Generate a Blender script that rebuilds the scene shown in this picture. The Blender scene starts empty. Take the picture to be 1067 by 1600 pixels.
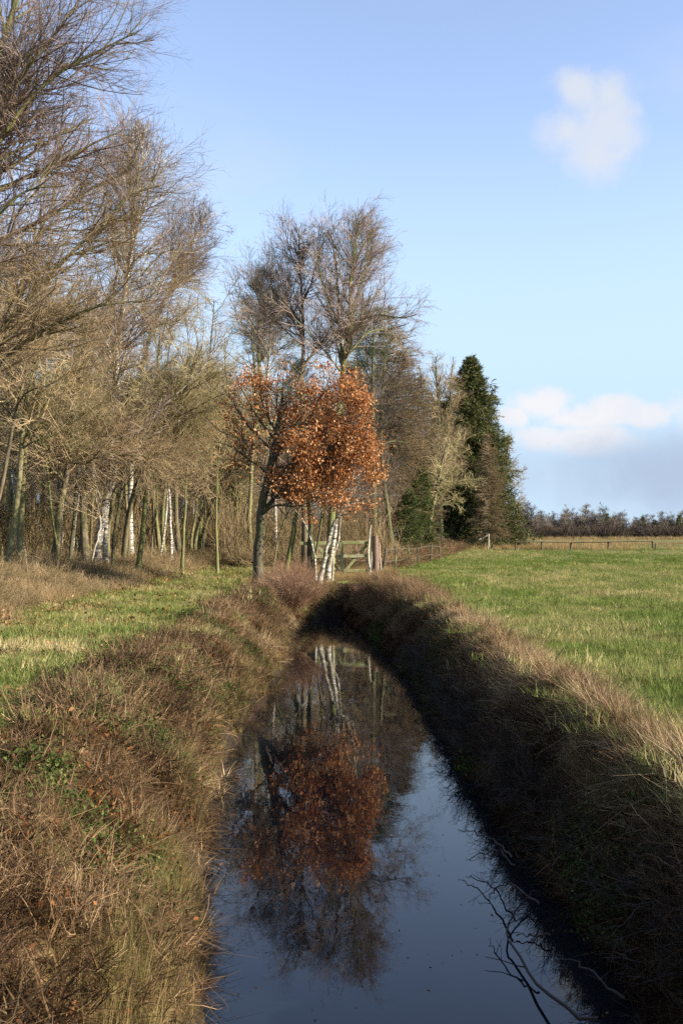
import bpy, math
import numpy as np
from mathutils import Vector

# ------------------------------------------------------------------ camera, sky, sun, exposure
sc = bpy.context.scene
COL = sc.collection
EYE = 2.6; F = 1555.0; HOR = 836.0
cd = bpy.data.cameras.new('camera'); cam = bpy.data.objects.new('camera', cd); COL.objects.link(cam)
cam.location = (0, 0, EYE); cam.rotation_euler = (math.radians(90), 0, 0)
cd.sensor_fit = 'VERTICAL'; cd.sensor_height = 36.0; cd.lens = 36.0 * F / 1600.0
cd.shift_y = (HOR - 800) / 1600.0
cd.clip_start = 0.1; cd.clip_end = 9000
sc.camera = cam
sc.render.resolution_x = 682; sc.render.resolution_y = 1024

SUN_EL = math.radians(21.0); SUN_AZ = math.radians(108.0)   # azimuth clockwise from +Y
sdir = Vector((math.sin(SUN_AZ) * math.cos(SUN_EL), math.cos(SUN_AZ) * math.cos(SUN_EL), math.sin(SUN_EL)))
world = bpy.data.worlds.new('World'); sc.world = world; world.use_nodes = True

def mknodes(nt):
    nt.nodes.clear()
    def N(t, **k):
        n = nt.nodes.new(t)
        for a, b in k.items():
            if a == 'inp':
                for i, v in b.items(): n.inputs[i].default_value = v
            else: setattr(n, a, b)
        return n
    def L(a, b): nt.links.new(a, b)
    return N, L

SKYS = 0.118; EXPO = 1.5
def build_world():
    N, L = mknodes(world.node_tree)
    out = N('ShaderNodeOutputWorld'); bg = N('ShaderNodeBackground'); bg.inputs[1].default_value = SKYS
    sky = N('ShaderNodeTexSky'); sky.sky_type = 'NISHITA'; sky.sun_disc = False
    sky.sun_elevation = SUN_EL; sky.sun_rotation = SUN_AZ
    sky.altitude = 0; sky.air_density = 1.0; sky.dust_density = 0.3; sky.ozone_density = 2.5
    tc = N('ShaderNodeTexCoord')
    def math_(op, a, b=None, c=None, clamp=False):
        n = N('ShaderNodeMath', operation=op); n.use_clamp = clamp
        for i, v in enumerate((a, b, c)):
            if v is None: continue
            if isinstance(v, (int, float)): n.inputs[i].default_value = v
            else: L(v, n.inputs[i])
        return n.outputs[0]
    def noise(scale, detail=5, rough=.55, vec=None):
        n = N('ShaderNodeTexNoise'); n.inputs['Scale'].default_value = scale
        n.inputs['Detail'].default_value = detail; n.inputs['Roughness'].default_value = rough
        L(vec or tc.outputs['Generated'], n.inputs['Vector']); return n.outputs[0]
    sep = N('ShaderNodeSeparateXYZ'); L(tc.outputs['Generated'], sep.inputs[0])
    X, Y, Z = sep.outputs
    # direction to azimuth/elevation in "tangent" units around +Y
    yy = math_('MAXIMUM', math_('ABSOLUTE', Y), 0.05)
    u = math_('DIVIDE', X, yy); v = math_('DIVIDE', Z, yy)
    front = math_('GREATER_THAN', Y, 0.05)
    wob = noise(9, 6, .6)
    wob2 = noise(30, 6, .62)
    def blob(cu, cv, ru, rv, lo, hi, amp=.9, w2=.5):
        a = math_('DIVIDE', math_('SUBTRACT', u, cu), ru); b = math_('DIVIDE', math_('SUBTRACT', v, cv), rv)
        d = math_('SQRT', math_('ADD', math_('MULTIPLY', a, a), math_('MULTIPLY', b, b)))
        d = math_('ADD', d, math_('MULTIPLY', math_('SUBTRACT', wob, .5), amp))
        d = math_('ADD', d, math_('MULTIPLY', math_('SUBTRACT', wob2, .5), w2))
        m = N('ShaderNodeMapRange'); m.interpolation_type = 'SMOOTHSTEP'
        m.inputs[1].default_value = hi; m.inputs[2].default_value = lo; L(d, m.inputs[0])
        return m.outputs[0]
    def P(px, py): return ((px - 533.5) / F, (HOR - py) / F)
    def R(r): return r / F
    # the lone puff
    c1 = None
    for (px, py, r1, r2) in ((898, 140, 42, 40), (950, 150, 46, 52), (885, 205, 52, 46), (930, 240, 56, 56), (955, 200, 50, 50)):
        bb = blob(*P(px, py), R(r1), R(r2), .0, 1.3, 1.7, 1.5); c1 = bb if c1 is None else math_('ADD', c1, math_('MULTIPLY', bb, math_('SUBTRACT', 1.0, c1)))
    c1 = math_('MULTIPLY', c1, .82)
    # cumulus bank low on the right: white tops
    tops = None
    for (px, py, r1, r2) in ((842, 632, 46, 24), (800, 650, 30, 16), (900, 655, 50, 22), (962, 640, 40, 22), (1008, 650, 36, 20), (1150, 640, 90, 34), (905, 685, 90, 22), (1340, 600, 180, 60)):
        bb = blob(*P(px, py), R(r1), R(r2), .55, 1.4, 1.4, 2.0)
        tops = bb if tops is None else math_('MAXIMUM', tops, bb)
    tops = math_('MULTIPLY', tops, .95)
    # grey-blue bank below the tops
    base = blob(*P(1250, 742), R(560), R(88), .25, 1.15, .7, .35)
    # soft streaks elsewhere
    mp = N('ShaderNodeMapping'); mp.inputs['Scale'].default_value = (1.0, 1.0, 2.6); L(tc.outputs['Generated'], mp.inputs[0])
    st = noise(3.2, 5, .5, mp.outputs[0])
    ms = N('ShaderNodeMapRange'); ms.interpolation_type = 'SMOOTHSTEP'; ms.inputs[1].default_value = .52; ms.inputs[2].default_value = .78; L(st, ms.inputs[0])
    streak = math_('MULTIPLY', ms.outputs[0], .38)
    # colour of the clear sky, a little richer than the raw model and paler low down
    hs = N('ShaderNodeHueSaturation'); hs.inputs['Saturation'].default_value = 0.82; L(sky.outputs[0], hs.inputs['Color'])
    def mix(fac, a, b):
        m = N('ShaderNodeMix', data_type='RGBA'); L(fac, m.inputs[0])
        for i, q in ((6, a), (7, b)):
            if isinstance(q, tuple): m.inputs[i].default_value = q
            else: L(q, m.inputs[i])
        return m.outputs[2]
    S = 1 / SKYS / 2 ** EXPO
    tintmul = N('ShaderNodeMix', data_type='RGBA', blend_type='MULTIPLY'); tintmul.inputs[0].default_value = 1
    L(hs.outputs[0], tintmul.inputs[6]); tintmul.inputs[7].default_value = SKYTINT
    c = tintmul.outputs[2]
    hz = N('ShaderNodeMapRange'); hz.interpolation_type = 'SMOOTHSTEP'; hz.inputs[1].default_value = .42; hz.inputs[2].default_value = .06; L(Z, hz.inputs[0])
    c = mix(math_('MULTIPLY', hz.outputs[0], .97), c, (.60 * S, .80 * S, 1.0 * S, 1))
    c = mix(streak, c, (.68 * S, .77 * S, .92 * S, 1))
    c = mix(math_('MULTIPLY', tops, front), c, (.93 * S, .93 * S, .96 * S, 1))
    shade = N('ShaderNodeMapRange'); shade.inputs[1].default_value = .35; shade.inputs[2].default_value = .65; L(noise(17, 4, .55), shade.inputs[0])
    c = mix(math_('MULTIPLY', math_('MULTIPLY', tops, front), math_('MULTIPLY', shade.outputs[0], .45)), c, (.66 * S, .74 * S, .88 * S, 1))
    c = mix(math_('MULTIPLY', math_('MULTIPLY', base, front), .88), c, (.46 * S, .56 * S, .74 * S, 1))
    c = mix(math_('MULTIPLY', c1, front), c, (.78 * S, .82 * S, .88 * S, 1))
    L(c, bg.inputs[0]); L(bg.outputs[0], out.inputs[0])
SKYTINT = (.96, .94, 1.0, 1)
build_world()

sl = bpy.data.lights.new('sun', 'SUN'); sl.energy = 5.0; sl.angle = math.radians(0.53); sl.color = (1.0, .90, .76)
so = bpy.data.objects.new('sun', sl); COL.objects.link(so); so.rotation_euler = sdir.to_track_quat('Z', 'Y').to_euler()
so.location = sdir * 60
sc.view_settings.view_transform = 'Standard'; sc.view_settings.look = 'None'
sc.view_settings.exposure = EXPO; sc.view_settings.gamma = 1; sc.view_settings.use_curve_mapping = False
sc.render.engine = 'CYCLES'
sc.cycles.max_bounces = 5; sc.cycles.diffuse_bounces = 2; sc.cycles.glossy_bounces = 2
sc.cycles.transmission_bounces = 2; sc.cycles.transparent_max_bounces = 4
sc.cycles.use_denoising = False
sc.cycles.debug_use_spatial_splits = True

# ------------------------------------------------------------------ noise in numpy
def _hash(ix, iy, seed):
    h = (ix.astype(np.int64) * 374761393 + iy.astype(np.int64) * 668265263 + seed * 1442695041) & 0x7fffffff
    h = ((h ^ (h >> 13)) * 1274126177) & 0x7fffffff
    return ((h ^ (h >> 16)) & 0xffffff) / float(0xffffff)
def vnoise(x, y, seed=0):
    x = np.asarray(x, float); y = np.asarray(y, float)
    ix = np.floor(x); iy = np.floor(y); fx = x - ix; fy = y - iy
    fx = fx * fx * (3 - 2 * fx); fy = fy * fy * (3 - 2 * fy)
    a = _hash(ix, iy, seed); b = _hash(ix + 1, iy, seed); c = _hash(ix, iy + 1, seed); d = _hash(ix + 1, iy + 1, seed)
    return (a * (1 - fx) + b * fx) * (1 - fy) + (c * (1 - fx) + d * fx) * fy
def fbm(x, y, seed=0, o=4):
    s = 0; a = 1; t = 0
    for i in range(o):
        s = s + a * vnoise(x * 2 ** i + 17.3 * i, y * 2 ** i - 9.1 * i, seed + i); t += a; a *= .5
    return s / t
def sstep(a, b, x):
    t = np.clip((x - a) / (b - a), 0, 1); return t * t * (3 - 2 * t)

# ------------------------------------------------------------------ the lie of the land
YL = [0, 5.3, 6.7, 8.2, 10.3, 11.8, 15, 18.2, 25, 28.5, 32]; XL = [-.55, -.72, -.98, -1.14, -1.25, -1.33, -1.2, -1.12, -1.18, -1.0, -.35]
YR = [0, 5.3, 6.7, 8.2, 11.5, 15, 18.2, 23.5, 27, 29.5, 32]; XR = [1.78, 1.70, 1.61, 1.54, 1.36, 1.32, 1.28, .95, .55, .3, .05]
def ledge(y): return np.interp(y, YL, XL) + .07 * (fbm(y * 1.1, y * 0 + 3, 5) - .5) * 2
def redge(y): return np.interp(y, YR, XR) + .07 * (fbm(y * 1.3, y * 0 + 8, 6) - .5) * 2
def height(x, y):
    x = np.asarray(x, float); y = np.asarray(y, float)
    L_ = ledge(y) - x; R_ = x - redge(y)
    E = np.maximum(y - 31.3, 1.5 - y)
    wl = np.interp(y, [5, 12, 20, 30], [1.25, 1.2, 1.15, 1.0]); wr = np.interp(y, [5, 9, 14, 21, 30], [.60, .66, .8, 1.0, 1.1])
    t = np.maximum(np.maximum(L_ / wl, R_ / wr), E / 1.6)
    tt = np.clip(t, 0, 1)
    prof = np.where(R_ > L_, tt ** 1.15 * (1.35 - .35 * tt ** 2), np.sin(tt * math.pi / 2) ** .95)
    z = np.where(t > 0, prof, np.clip(t * 1.2, -.5, 0))
    bank = sstep(-.05, .25, t) * (1 - sstep(1.3, 2.4, t)) * sstep(160, 60, y)
    z = z + bank * ((fbm(x * 1.6, y * 1.6, 11, 4) - .5) * np.where(L_ > 0, .50, .36) + (fbm(x * 4.5, y * 4.5, 21, 3) - .5) * .24)
    # spoil heaped on the left lip, tussocky lip on the right
    z = z + .10 * np.exp(-((L_ / wl - .95) / .3) ** 2) * (.4 + fbm(x * .7, y * .45, 31)) * (y < 33)
    z = z + .03 * np.exp(-((R_ / wr - 1.15) / .35) ** 2) * (y < 33)
    far = sstep(1.2, 2.2, t)
    z = z + far * ((fbm(x * .35, y * .35, 41) - .5) * .10 + (fbm(x * 2.2, y * 2.2, 51, 3) - .5) * .05) * sstep(400, 60, y)
    # wheel ruts on the track, raised woodland floor
    tr = (x < -2.6) & (x > -6.6) & (y < 140)
    rut = np.exp(-((x + 3.45 + .15 * np.sin(y * .21)) / .22) ** 2) + np.exp(-((x + 4.95 + .15 * np.sin(y * .21 + .4)) / .25) ** 2)
    z = z - .06 * rut * tr
    z = z + .22 * sstep(-6.3, -8.2, x) * sstep(-60, -40, x + 0 * y)
    return z

def W(px, py, D):
    return np.array([(px - 533.5) / F * D, D, EYE + (HOR - py) / F * D])

# ------------------------------------------------------------------ mesh helpers
def build_mesh(name, parts, mats, smooth=False):
    """parts: list of (V, F, matindex) with F (n,3) or (n,4)"""
    me = bpy.data.meshes.new(name)
    V = np.concatenate([p[0] for p in parts]) if parts else np.zeros((0, 3))
    off = 0; loops = []; sizes = []; mi = []
    for v, f, m in parts:
        if len(f):
            loops.append((f + off).ravel()); sizes.append(np.full(len(f), f.shape[1])); mi.append(np.full(len(f), m))
        off += len(v)
    loops = np.concatenate(loops); sizes = np.concatenate(sizes); mi = np.concatenate(mi)
    me.vertices.add(len(V)); me.vertices.foreach_set('co', V.astype(np.float32).ravel())
    me.loops.add(len(loops)); me.loops.foreach_set('vertex_index', loops.astype(np.int32))
    me.polygons.add(len(sizes))
    st = np.concatenate([[0], np.cumsum(sizes)[:-1]])
    me.polygons.foreach_set('loop_start', st.astype(np.int32)); me.polygons.foreach_set('loop_total', sizes.astype(np.int32))
    me.polygons.foreach_set('material_index', mi.astype(np.int32))
    me.polygons.foreach_set('use_smooth', np.full(len(sizes), smooth))
    for m in mats: me.materials.append(m)
    me.update(calc_edges=True)
    return me
def obj(name, me, parent=None, loc=None):
    o = bpy.data.objects.new(name, me); COL.objects.link(o)
    if parent: o.parent = parent
    if loc is not None: o.location = loc
    return o
def tag(o, label=None, cat=None, group=None, kind=None):
    if label: o['label'] = label
    if cat: o['category'] = cat
    if group: o['group'] = group
    if kind: o['kind'] = kind
    return o
def empty(name, loc, label, cat, group=None, rz=0):
    o = bpy.data.objects.new(name, None); COL.objects.link(o); o.location = loc; o.rotation_euler = (0, 0, rz)
    o.empty_display_size = .3
    return tag(o, label, cat, group)

def tubes(P, R, s):
    """P (N,k,3) R (N,k) -> verts, quads"""
    N_, k, _ = P.shape
    T = np.gradient(P, axis=1); T /= np.linalg.norm(T, axis=2, keepdims=True) + 1e-9
    ref = np.where(np.abs(T[:, :1, 2:3]) > .8, np.array([[[1., 0, 0]]]), np.array([[[0, 0, 1.]]]))
    ref = np.broadcast_to(ref, T.shape)
    A = np.cross(T, ref); A /= np.linalg.norm(A, axis=2, keepdims=True) + 1e-9
    B = np.cross(T, A)
    ang = np.arange(s) * 2 * math.pi / s
    V = P[:, :, None] + R[:, :, None, None] * (A[:, :, None] * np.cos(ang)[None, None, :, None] + B[:, :, None] * np.sin(ang)[None, None, :, None])
    V = V.reshape(-1, 3)
    n = np.arange(N_)[:, None, None] * k * s; j = np.arange(k - 1)[None, :, None] * s; a = np.arange(s)[None, None, :]
    a2 = (a + 1) % s
    Fq = np.stack([n + j + a, n + j + a2, n + j + s + a2, n + j + s + a], -1).reshape(-1, 4)
    return V, Fq

def resample(pts, k):
    pts = np.asarray(pts, float)
    # smooth Catmull-Rom through the points
    Q = np.vstack([2 * pts[0] - pts[1], pts, 2 * pts[-1] - pts[-2]])
    n = len(pts) - 1; t = np.linspace(0, n, k); i = np.minimum(t.astype(int), n - 1); f = (t - i)[:, None]
    p0, p1, p2, p3 = Q[i], Q[i + 1], Q[i + 2], Q[i + 3]
    return .5 * (2 * p1 + (p2 - p0) * f + (2 * p0 - 5 * p1 + 4 * p2 - p3) * f ** 2 + (3 * p1 - p0 - 3 * p2 + p3) * f ** 3)

def spawn(P, R, rng, dens, length, ang, seg=3, t0=.1, t1=1.0, up=0., noise=.15, bias=None, rmul=.6, taper=.5, rmin=.003, rtip=.4, flat=1.0, vary=.4, cap=None, lenpow=1.0):
    """children along parents. length: metres at t0, shrinking by taper towards the tip"""
    N_, k, _ = P.shape
    seglen = np.linalg.norm(np.diff(P, axis=1), axis=2).sum(1)
    cnt = rng.poisson(np.maximum(seglen * dens * (t1 - t0), 0.0))
    idx = np.repeat(np.arange(N_), cnt); M = len(idx)
    if cap and M > cap:
        idx = np.sort(rng.choice(idx, cap, replace=False)); M = cap
    t = t0 + (t1 - t0) * rng.random(M); f = t * (k - 1); i = np.minimum(f.astype(int), k - 2); f = (f - i)[:, None]
    p = P[idx, i] * (1 - f) + P[idx, i + 1] * f
    T = P[idx, i + 1] - P[idx, i]; T /= np.linalg.norm(T, axis=1, keepdims=True) + 1e-9
    r = R[idx, i] * (1 - f[:, 0]) + R[idx, i + 1] * f[:, 0]
    q = rng.normal(size=(M, 3)); q[:, 2] *= flat; q -= T * (q * T).sum(1, keepdims=True); q /= np.linalg.norm(q, axis=1, keepdims=True) + 1e-9
    a = math.radians(ang) * (1 + .3 * rng.normal(size=M)); a = a[:, None]
    d = T * np.cos(a) + q * np.sin(a)
    if bias is not None: d = d + np.asarray(bias)
    d /= np.linalg.norm(d, axis=1, keepdims=True)
    ref = np.clip(seglen[idx] ** lenpow / (np.median(seglen) ** lenpow + 1e-9), .3, 1.6)
    Lc = length * ref * (1 - taper * (t - t0) / max(t1 - t0, 1e-3)) * (1 + vary * (rng.random(M) * 2 - 1))
    C = np.zeros((M, seg + 1, 3)); C[:, 0] = p; cur = d
    for j in range(seg):
        C[:, j + 1] = C[:, j] + cur * (Lc / seg)[:, None]
        cur = cur + rng.normal(size=(M, 3)) * noise + np.array([0, 0, up])
        cur /= np.linalg.norm(cur, axis=1, keepdims=True)
    r0 = np.maximum(r * rmul, rmin); r0 = np.minimum(r0, r * .95 + 1e-4)
    RR = r0[:, None] * np.linspace(1, rtip, seg + 1)[None, :]
    RR = np.maximum(RR, rmin * .6)
    return C, RR

# ------------------------------------------------------------------ materials
def material(name, fn):
    m = bpy.data.materials.new(name); m.use_nodes = True
    N, L = mknodes(m.node_tree)
    out = N('ShaderNodeOutputMaterial'); sh = fn(N, L); L(sh, out.inputs[0]); return m
def ramp(N, L, fac, stops, interp='LINEAR'):
    r = N('ShaderNodeValToRGB'); cr = r.color_ramp; cr.interpolation = interp
    while len(cr.elements) < len(stops): cr.elements.new(.5)
    for e, (p, c) in zip(cr.elements, stops): e.position = p; e.color = (*c, 1)
    L(fac, r.inputs[0]); return r.outputs[0]
def nz(N, L, scale, detail=4, rough=.55, vec=None, dist=0):
    n = N('ShaderNodeTexNoise'); n.inputs['Scale'].default_value = scale; n.inputs['Detail'].default_value = detail
    n.inputs['Roughness'].default_value = rough; n.inputs['Distortion'].default_value = dist
    if vec: L(vec, n.inputs['Vector'])
    return n.outputs[0]
def mixc(N, L, fac, a, b, bt='MIX'):
    m = N('ShaderNodeMix', data_type='RGBA', blend_type=bt)
    for i, q in ((0, fac), (6, a), (7, b)):
        if isinstance(q, (tuple, float, int)): m.inputs[i].default_value = q if not isinstance(q, tuple) else (*q, 1)[:4]
        else: L(q, m.inputs[i])
    return m.outputs[2]
def mul(N, L, a, b, op='MULTIPLY'):
    n = N('ShaderNodeMath', operation=op)
    for i, v in enumerate((a, b)):
        if isinstance(v, (int, float)): n.inputs[i].default_value = v
        else: L(v, n.inputs[i])
    return n.outputs[0]
def princ(N, L, col, rough=.9, spec=.2, bump=None, bd=.01, bs=.5):
    p = N('ShaderNodeBsdfPrincipled'); p.inputs['Roughness'].default_value = rough
    p.inputs['Specular IOR Level'].default_value = spec
    if isinstance(col, tuple): p.inputs['Base Color'].default_value = (*col, 1)
    else: L(col, p.inputs['Base Color'])
    if bump is not None:
        b = N('ShaderNodeBump'); b.inputs['Distance'].default_value = bd; b.inputs['Strength'].default_value = bs
        L(bump, b.inputs['Height']); L(b.outputs[0], p.inputs['Normal'])
    return p.outputs[0]
def leafy(N, L, col, tr=.35):
    d = N('ShaderNodeBsdfDiffuse'); t = N('ShaderNodeBsdfTranslucent'); m = N('ShaderNodeMixShader'); m.inputs[0].default_value = tr
    for n in (d, t):
        if isinstance(col, tuple): n.inputs[0].default_value = (*col, 1)
        else: L(col, n.inputs[0])
    L(d.outputs[0], m.inputs[1]); L(t.outputs[0], m.inputs[2]); return m.outputs[0]

def m_ground(N, L):
    at = N('ShaderNodeAttribute', attribute_name='cover')
    sp = N('ShaderNodeSeparateColor'); L(at.outputs['Color'], sp.inputs[0])
    pos = N('ShaderNodeNewGeometry').outputs['Position']
    n1 = nz(N, L, 1.1, 5, .65, pos); n2 = nz(N, L, 14, 5, .7, pos); n3 = nz(N, L, .16, 4, .6, pos); n4 = nz(N, L, 4.0, 4, .7, pos)
    green = ramp(N, L, n1, [(.3, (.075, .10, .025)), (.5, (.13, .155, .04)), (.7, (.23, .22, .08))])
    green = mixc(N, L, ramp(N, L, n3, [(.38, (0, 0, 0)), (.68, (1, 1, 1))]), green, (.175, .165, .055))
    straw = ramp(N, L, n4, [(.35, (.05, .032, .018)), (.5, (.17, .11, .055)), (.68, (.32, .23, .12))])
    soil = ramp(N, L, n4, [(.3, (.010, .007, .005)), (.6, (.030, .020, .013)), (.8, (.08, .052, .03))])
    leaf = ramp(N, L, n2, [(.3, (.05, .028, .015)), (.5, (.15, .075, .032)), (.7, (.27, .15, .07))])
    c = mixc(N, L, sp.outputs[0], soil, green)
    c = mixc(N, L, sp.outputs[1], c, straw)
    c = mixc(N, L, sp.outputs[2], c, leaf)
    v = ramp(N, L, n2, [(.25, (.55, .55, .55)), (.75, (1.25, 1.25, 1.25))])
    c = mixc(N, L, 1.0, c, v, 'MULTIPLY')
    h = mul(N, L, n2, mul(N, L, n4, 2.0), 'ADD')
    return princ(N, L, c, .95, .1, h, .05, .8)
M_GROUND = material('ground', m_ground)

def m_water(N, L):
    pos = N('ShaderNodeNewGeometry').outputs['Position']
    mp = N('ShaderNodeMapping'); mp.inputs['Scale'].default_value = (1.0, .55, 1); L(pos, mp.inputs[0])
    a = nz(N, L, 2.2, 3, .5, mp.outputs[0]); b = nz(N, L, 16, 2, .5, mp.outputs[0])
    h = mul(N, L, a, mul(N, L, b, .12), 'ADD')
    p = N('ShaderNodeBsdfPrincipled'); p.inputs['Base Color'].default_value = (.005, .007, .010, 1)
    p.inputs['Roughness'].default_value = .015; p.inputs['IOR'].default_value = 1.41; p.inputs['Specular IOR Level'].default_value = .5
    bm = N('ShaderNodeBump'); bm.inputs['Distance'].default_value = .01; bm.inputs['Strength'].default_value = .16; L(h, bm.inputs['Height']); L(bm.outputs[0], p.inputs['Normal'])
    return p.outputs[0]
M_WATER = material('ditch_water', m_water)

def tinted(stops, tr=.35, sat=None):
    def fn(N, L):
        at = N('ShaderNodeAttribute', attribute_name='tint', attribute_type='INSTANCER')
        pos = N('ShaderNodeNewGeometry')
        rnd = pos.outputs['Random Per Island']
        f = mul(N, L, at.outputs['Fac'], mul(N, L, mul(N, L, rnd, .5, 'SUBTRACT'), .35), 'ADD')
        c = ramp(N, L, f, stops)
        v = ramp(N, L, rnd, [(0, (.6, .6, .6)), (1, (1.25, 1.25, 1.25))])
        c = mixc(N, L, 1.0, c, v, 'MULTIPLY')
        return leafy(N, L, c, tr)
    return fn
GREEN = [(0, (.08, .125, .027)), (.3, (.15, .205, .045)), (.55, (.25, .26, .085)), (.75, (.38, .32, .14)), (1, (.55, .44, .23))]
M_GRASS = material('grass_blades', tinted(GREEN))
M_STRAW = material('dry_grass', tinted([(0, (.13, .14, .045)), (.3, (.22, .16, .07)), (.6, (.36, .25, .12)), (1, (.55, .42, .24))]))
M_DRY = material('withered_grass', tinted([(0, (.028, .017, .010)), (.35, (.11, .066, .032)), (.65, (.27, .175, .088)), (1, (.50, .37, .215))], .25))
M_BROWN = material('dead_stems', tinted([(0, (.035, .02, .014)), (.4, (.12, .075, .042)), (.7, (.21, .135, .072)), (1, (.36, .25, .14))], .15))
M_BRUSH = material('brushwood', tinted([(0, (.06, .05, .025)), (.4, (.16, .12, .06)), (.7, (.26, .19, .10)), (1, (.40, .30, .18))], .15))
M_LITTER = material('fallen_leaf', tinted([(0, (.035, .018, .01)), (.4, (.12, .05, .02)), (.7, (.22, .10, .04)), (1, (.33, .19, .10))], .2))
M_WEED = material('weed_leaf', tinted([(0, (.03, .045, .014)), (.5, (.065, .09, .025)), (1, (.14, .16, .05))], .3))

def barkmat(name, c1, c2, c3, green=0.35, gcol=(.10, .115, .028), scale=14, var=.25):
    def fn(N, L):
        tc = N('ShaderNodeTexCoord').outputs['Object']
        oi = N('ShaderNodeObjectInfo').outputs['Random']
        mp = N('ShaderNodeMapping'); mp.inputs['Scale'].default_value = (1, 1, .22); L(tc, mp.inputs[0])
        n = nz(N, L, scale, 5, .65, mp.outputs[0]); g = nz(N, L, 1.3, 3, .6, tc)
        c = ramp(N, L, n, [(.3, c1), (.5, c2), (.7, c3)])
        gg = ramp(N, L, mul(N, L, g, mul(N, L, mul(N, L, oi, .5, 'SUBTRACT'), .3), 'ADD'), [(.5 - green * .4, (0, 0, 0)), (.75 - green * .4, (1, 1, 1))])
        c = mixc(N, L, mixc(N, L, 1.0, gg, (.8, .8, .8), 'MULTIPLY'), c, gcol)
        v = ramp(N, L, oi, [(0, (1 - var,) * 3), (1, (1 + var,) * 3)])
        c = mixc(N, L, 1.0, c, v, 'MULTIPLY')
        return princ(N, L, c, .85, .25, n, .02, .7)
    return material(name, fn)
M_BARK = barkmat('bark_brown', (.05, .038, .024), (.13, .10, .06), (.25, .20, .125), .4)
M_BARKG = barkmat('bark_mossy', (.04, .035, .022), (.14, .12, .065), (.27, .23, .14), .4, (.145, .14, .05))
M_OAKBARK = barkmat('bark_oak', (.03, .025, .018), (.07, .058, .036), (.13, .11, .07), .35, (.07, .08, .025))
def m_birch(N, L):
    tc = N('ShaderNodeTexCoord').outputs['Object']
    mp = N('ShaderNodeMapping'); mp.inputs['Scale'].default_value = (2.2, 2.2, 9); L(tc, mp.inputs[0])
    n = nz(N, L, 1.6, 5, .7, mp.outputs[0]); g = nz(N, L, .9, 3, .5, tc)
    c = ramp(N, L, n, [(.42, (.04, .034, .028)), (.50, (.30, .27, .22)), (.60, (.52, .48, .41)), (.8, (.68, .65, .59))])
    gg = ramp(N, L, g, [(.45, (0, 0, 0)), (.65, (.85, .85, .85))])
    c = mixc(N, L, gg, c, (.19, .165, .095))
    return princ(N, L, c, .7, .3, n, .01, .5)
M_BIRCH = material('bark_birch', m_birch)
def twigmat(name, a, b):
    def fn(N, L):
        rnd = N('ShaderNodeNewGeometry').outputs['Random Per Island']; oi = N('ShaderNodeObjectInfo').outputs['Random']
        f = mul(N, L, mul(N, L, rnd, .6), mul(N, L, oi, .4), 'ADD')
        return princ(N, L, ramp(N, L, f, [(0, a), (1, b)]), .7, .3)
    return material(name, fn)
M_TWIG = twigmat('twigs_brown', (.12, .085, .045), (.40, .295, .16))
M_TWIGP = twigmat('twigs_birch', (.085, .06, .046), (.29, .21, .155))
M_TWIGG = twigmat('twigs_mossy', (.12, .10, .04), (.38, .32, .15))
M_TWIGL = twigmat('twigs_larch', (.085, .055, .028), (.21, .155, .075))
M_TWIGD = twigmat('twigs_dark', (.03, .022, .016), (.10, .075, .05))
def m_oakleaf(N, L):
    rnd = N('ShaderNodeNewGeometry').outputs['Random Per Island']
    c = ramp(N, L, rnd, [(0, (.12, .045, .018)), (.4, (.30, .112, .036)), (.75, (.46, .21, .08)), (1, (.60, .38, .20))])
    return leafy(N, L, c, .35)
M_OAKLEAF = material('oak_leaf_rust', m_oakleaf)
def m_beech(N, L):
    rnd = N('ShaderNodeNewGeometry').outputs['Random Per Island']
    return leafy(N, L, ramp(N, L, rnd, [(0, (.22, .09, .03)), (1, (.5, .27, .12))]), .35)
M_BEECH = material('withered_leaf', m_beech)
def needlemat(name, a, b, c):
    def fn(N, L):
        rnd = N('ShaderNodeNewGeometry').outputs['Random Per Island']
        return leafy(N, L, ramp(N, L, rnd, [(0, a), (.6, b), (1, c)]), .15)
    return material(name, fn)
M_SPRUCE = needlemat('needles_spruce', (.036, .052, .02), (.09, .10, .036), (.19, .165, .07))
M_FIR = needlemat('needles_young', (.03, .045, .016), (.065, .085, .028), (.13, .14, .05))
M_PINE = needlemat('needles_pine', (.025, .045, .022), (.055, .085, .035), (.09, .115, .045))
def m_wood(N, L, cc, green):
    tc = N('ShaderNodeTexCoord').outputs['Object']
    mp = N('ShaderNodeMapping'); mp.inputs['Scale'].default_value = (3, 3, 3); L(tc, mp.inputs[0])
    n = nz(N, L, 7, 6, .7, mp.outputs[0], 1.5); g = nz(N, L, 2.2, 3, .6, tc)
    c = ramp(N, L, n, cc)
    c = mixc(N, L, ramp(N, L, g, [(.6 - green * .3, (0, 0, 0)), (.8 - green * .3, (.85, .85, .85))]), c, (.16, .17, .05))
    return princ(N, L, c, .85, .2, n, .006, .6)
M_RAIL = material('weathered_rail', lambda N, L: m_wood(N, L, [(.3, (.12, .11, .07)), (.5, (.30, .28, .17)), (.7, (.50, .46, .33))], .75))
M_POST = material('red_brown_post', lambda N, L: m_wood(N, L, [(.3, (.07, .045, .033)), (.5, (.16, .105, .075)), (.7, (.25, .18, .13))], 0))
M_DPOST = material('dark_post', lambda N, L: m_wood(N, L, [(.3, (.025, .02, .015)), (.5, (.06, .05, .035)), (.7, (.11, .09, .06))], .2))
M_PALE = material('pale_split_wood', lambda N, L: m_wood(N, L, [(.3, (.14, .12, .09)), (.5, (.34, .30, .24)), (.7, (.52, .47, .39))], 0))
M_SHADETWIG = twigmat('twigs_shade_dark', (.012, .009, .007), (.045, .034, .025))  # near-black ditch twigs: their shade is put into the colour
M_FAR = twigmat('far_twigs', (.075, .06, .045), (.17, .135, .10))

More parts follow.
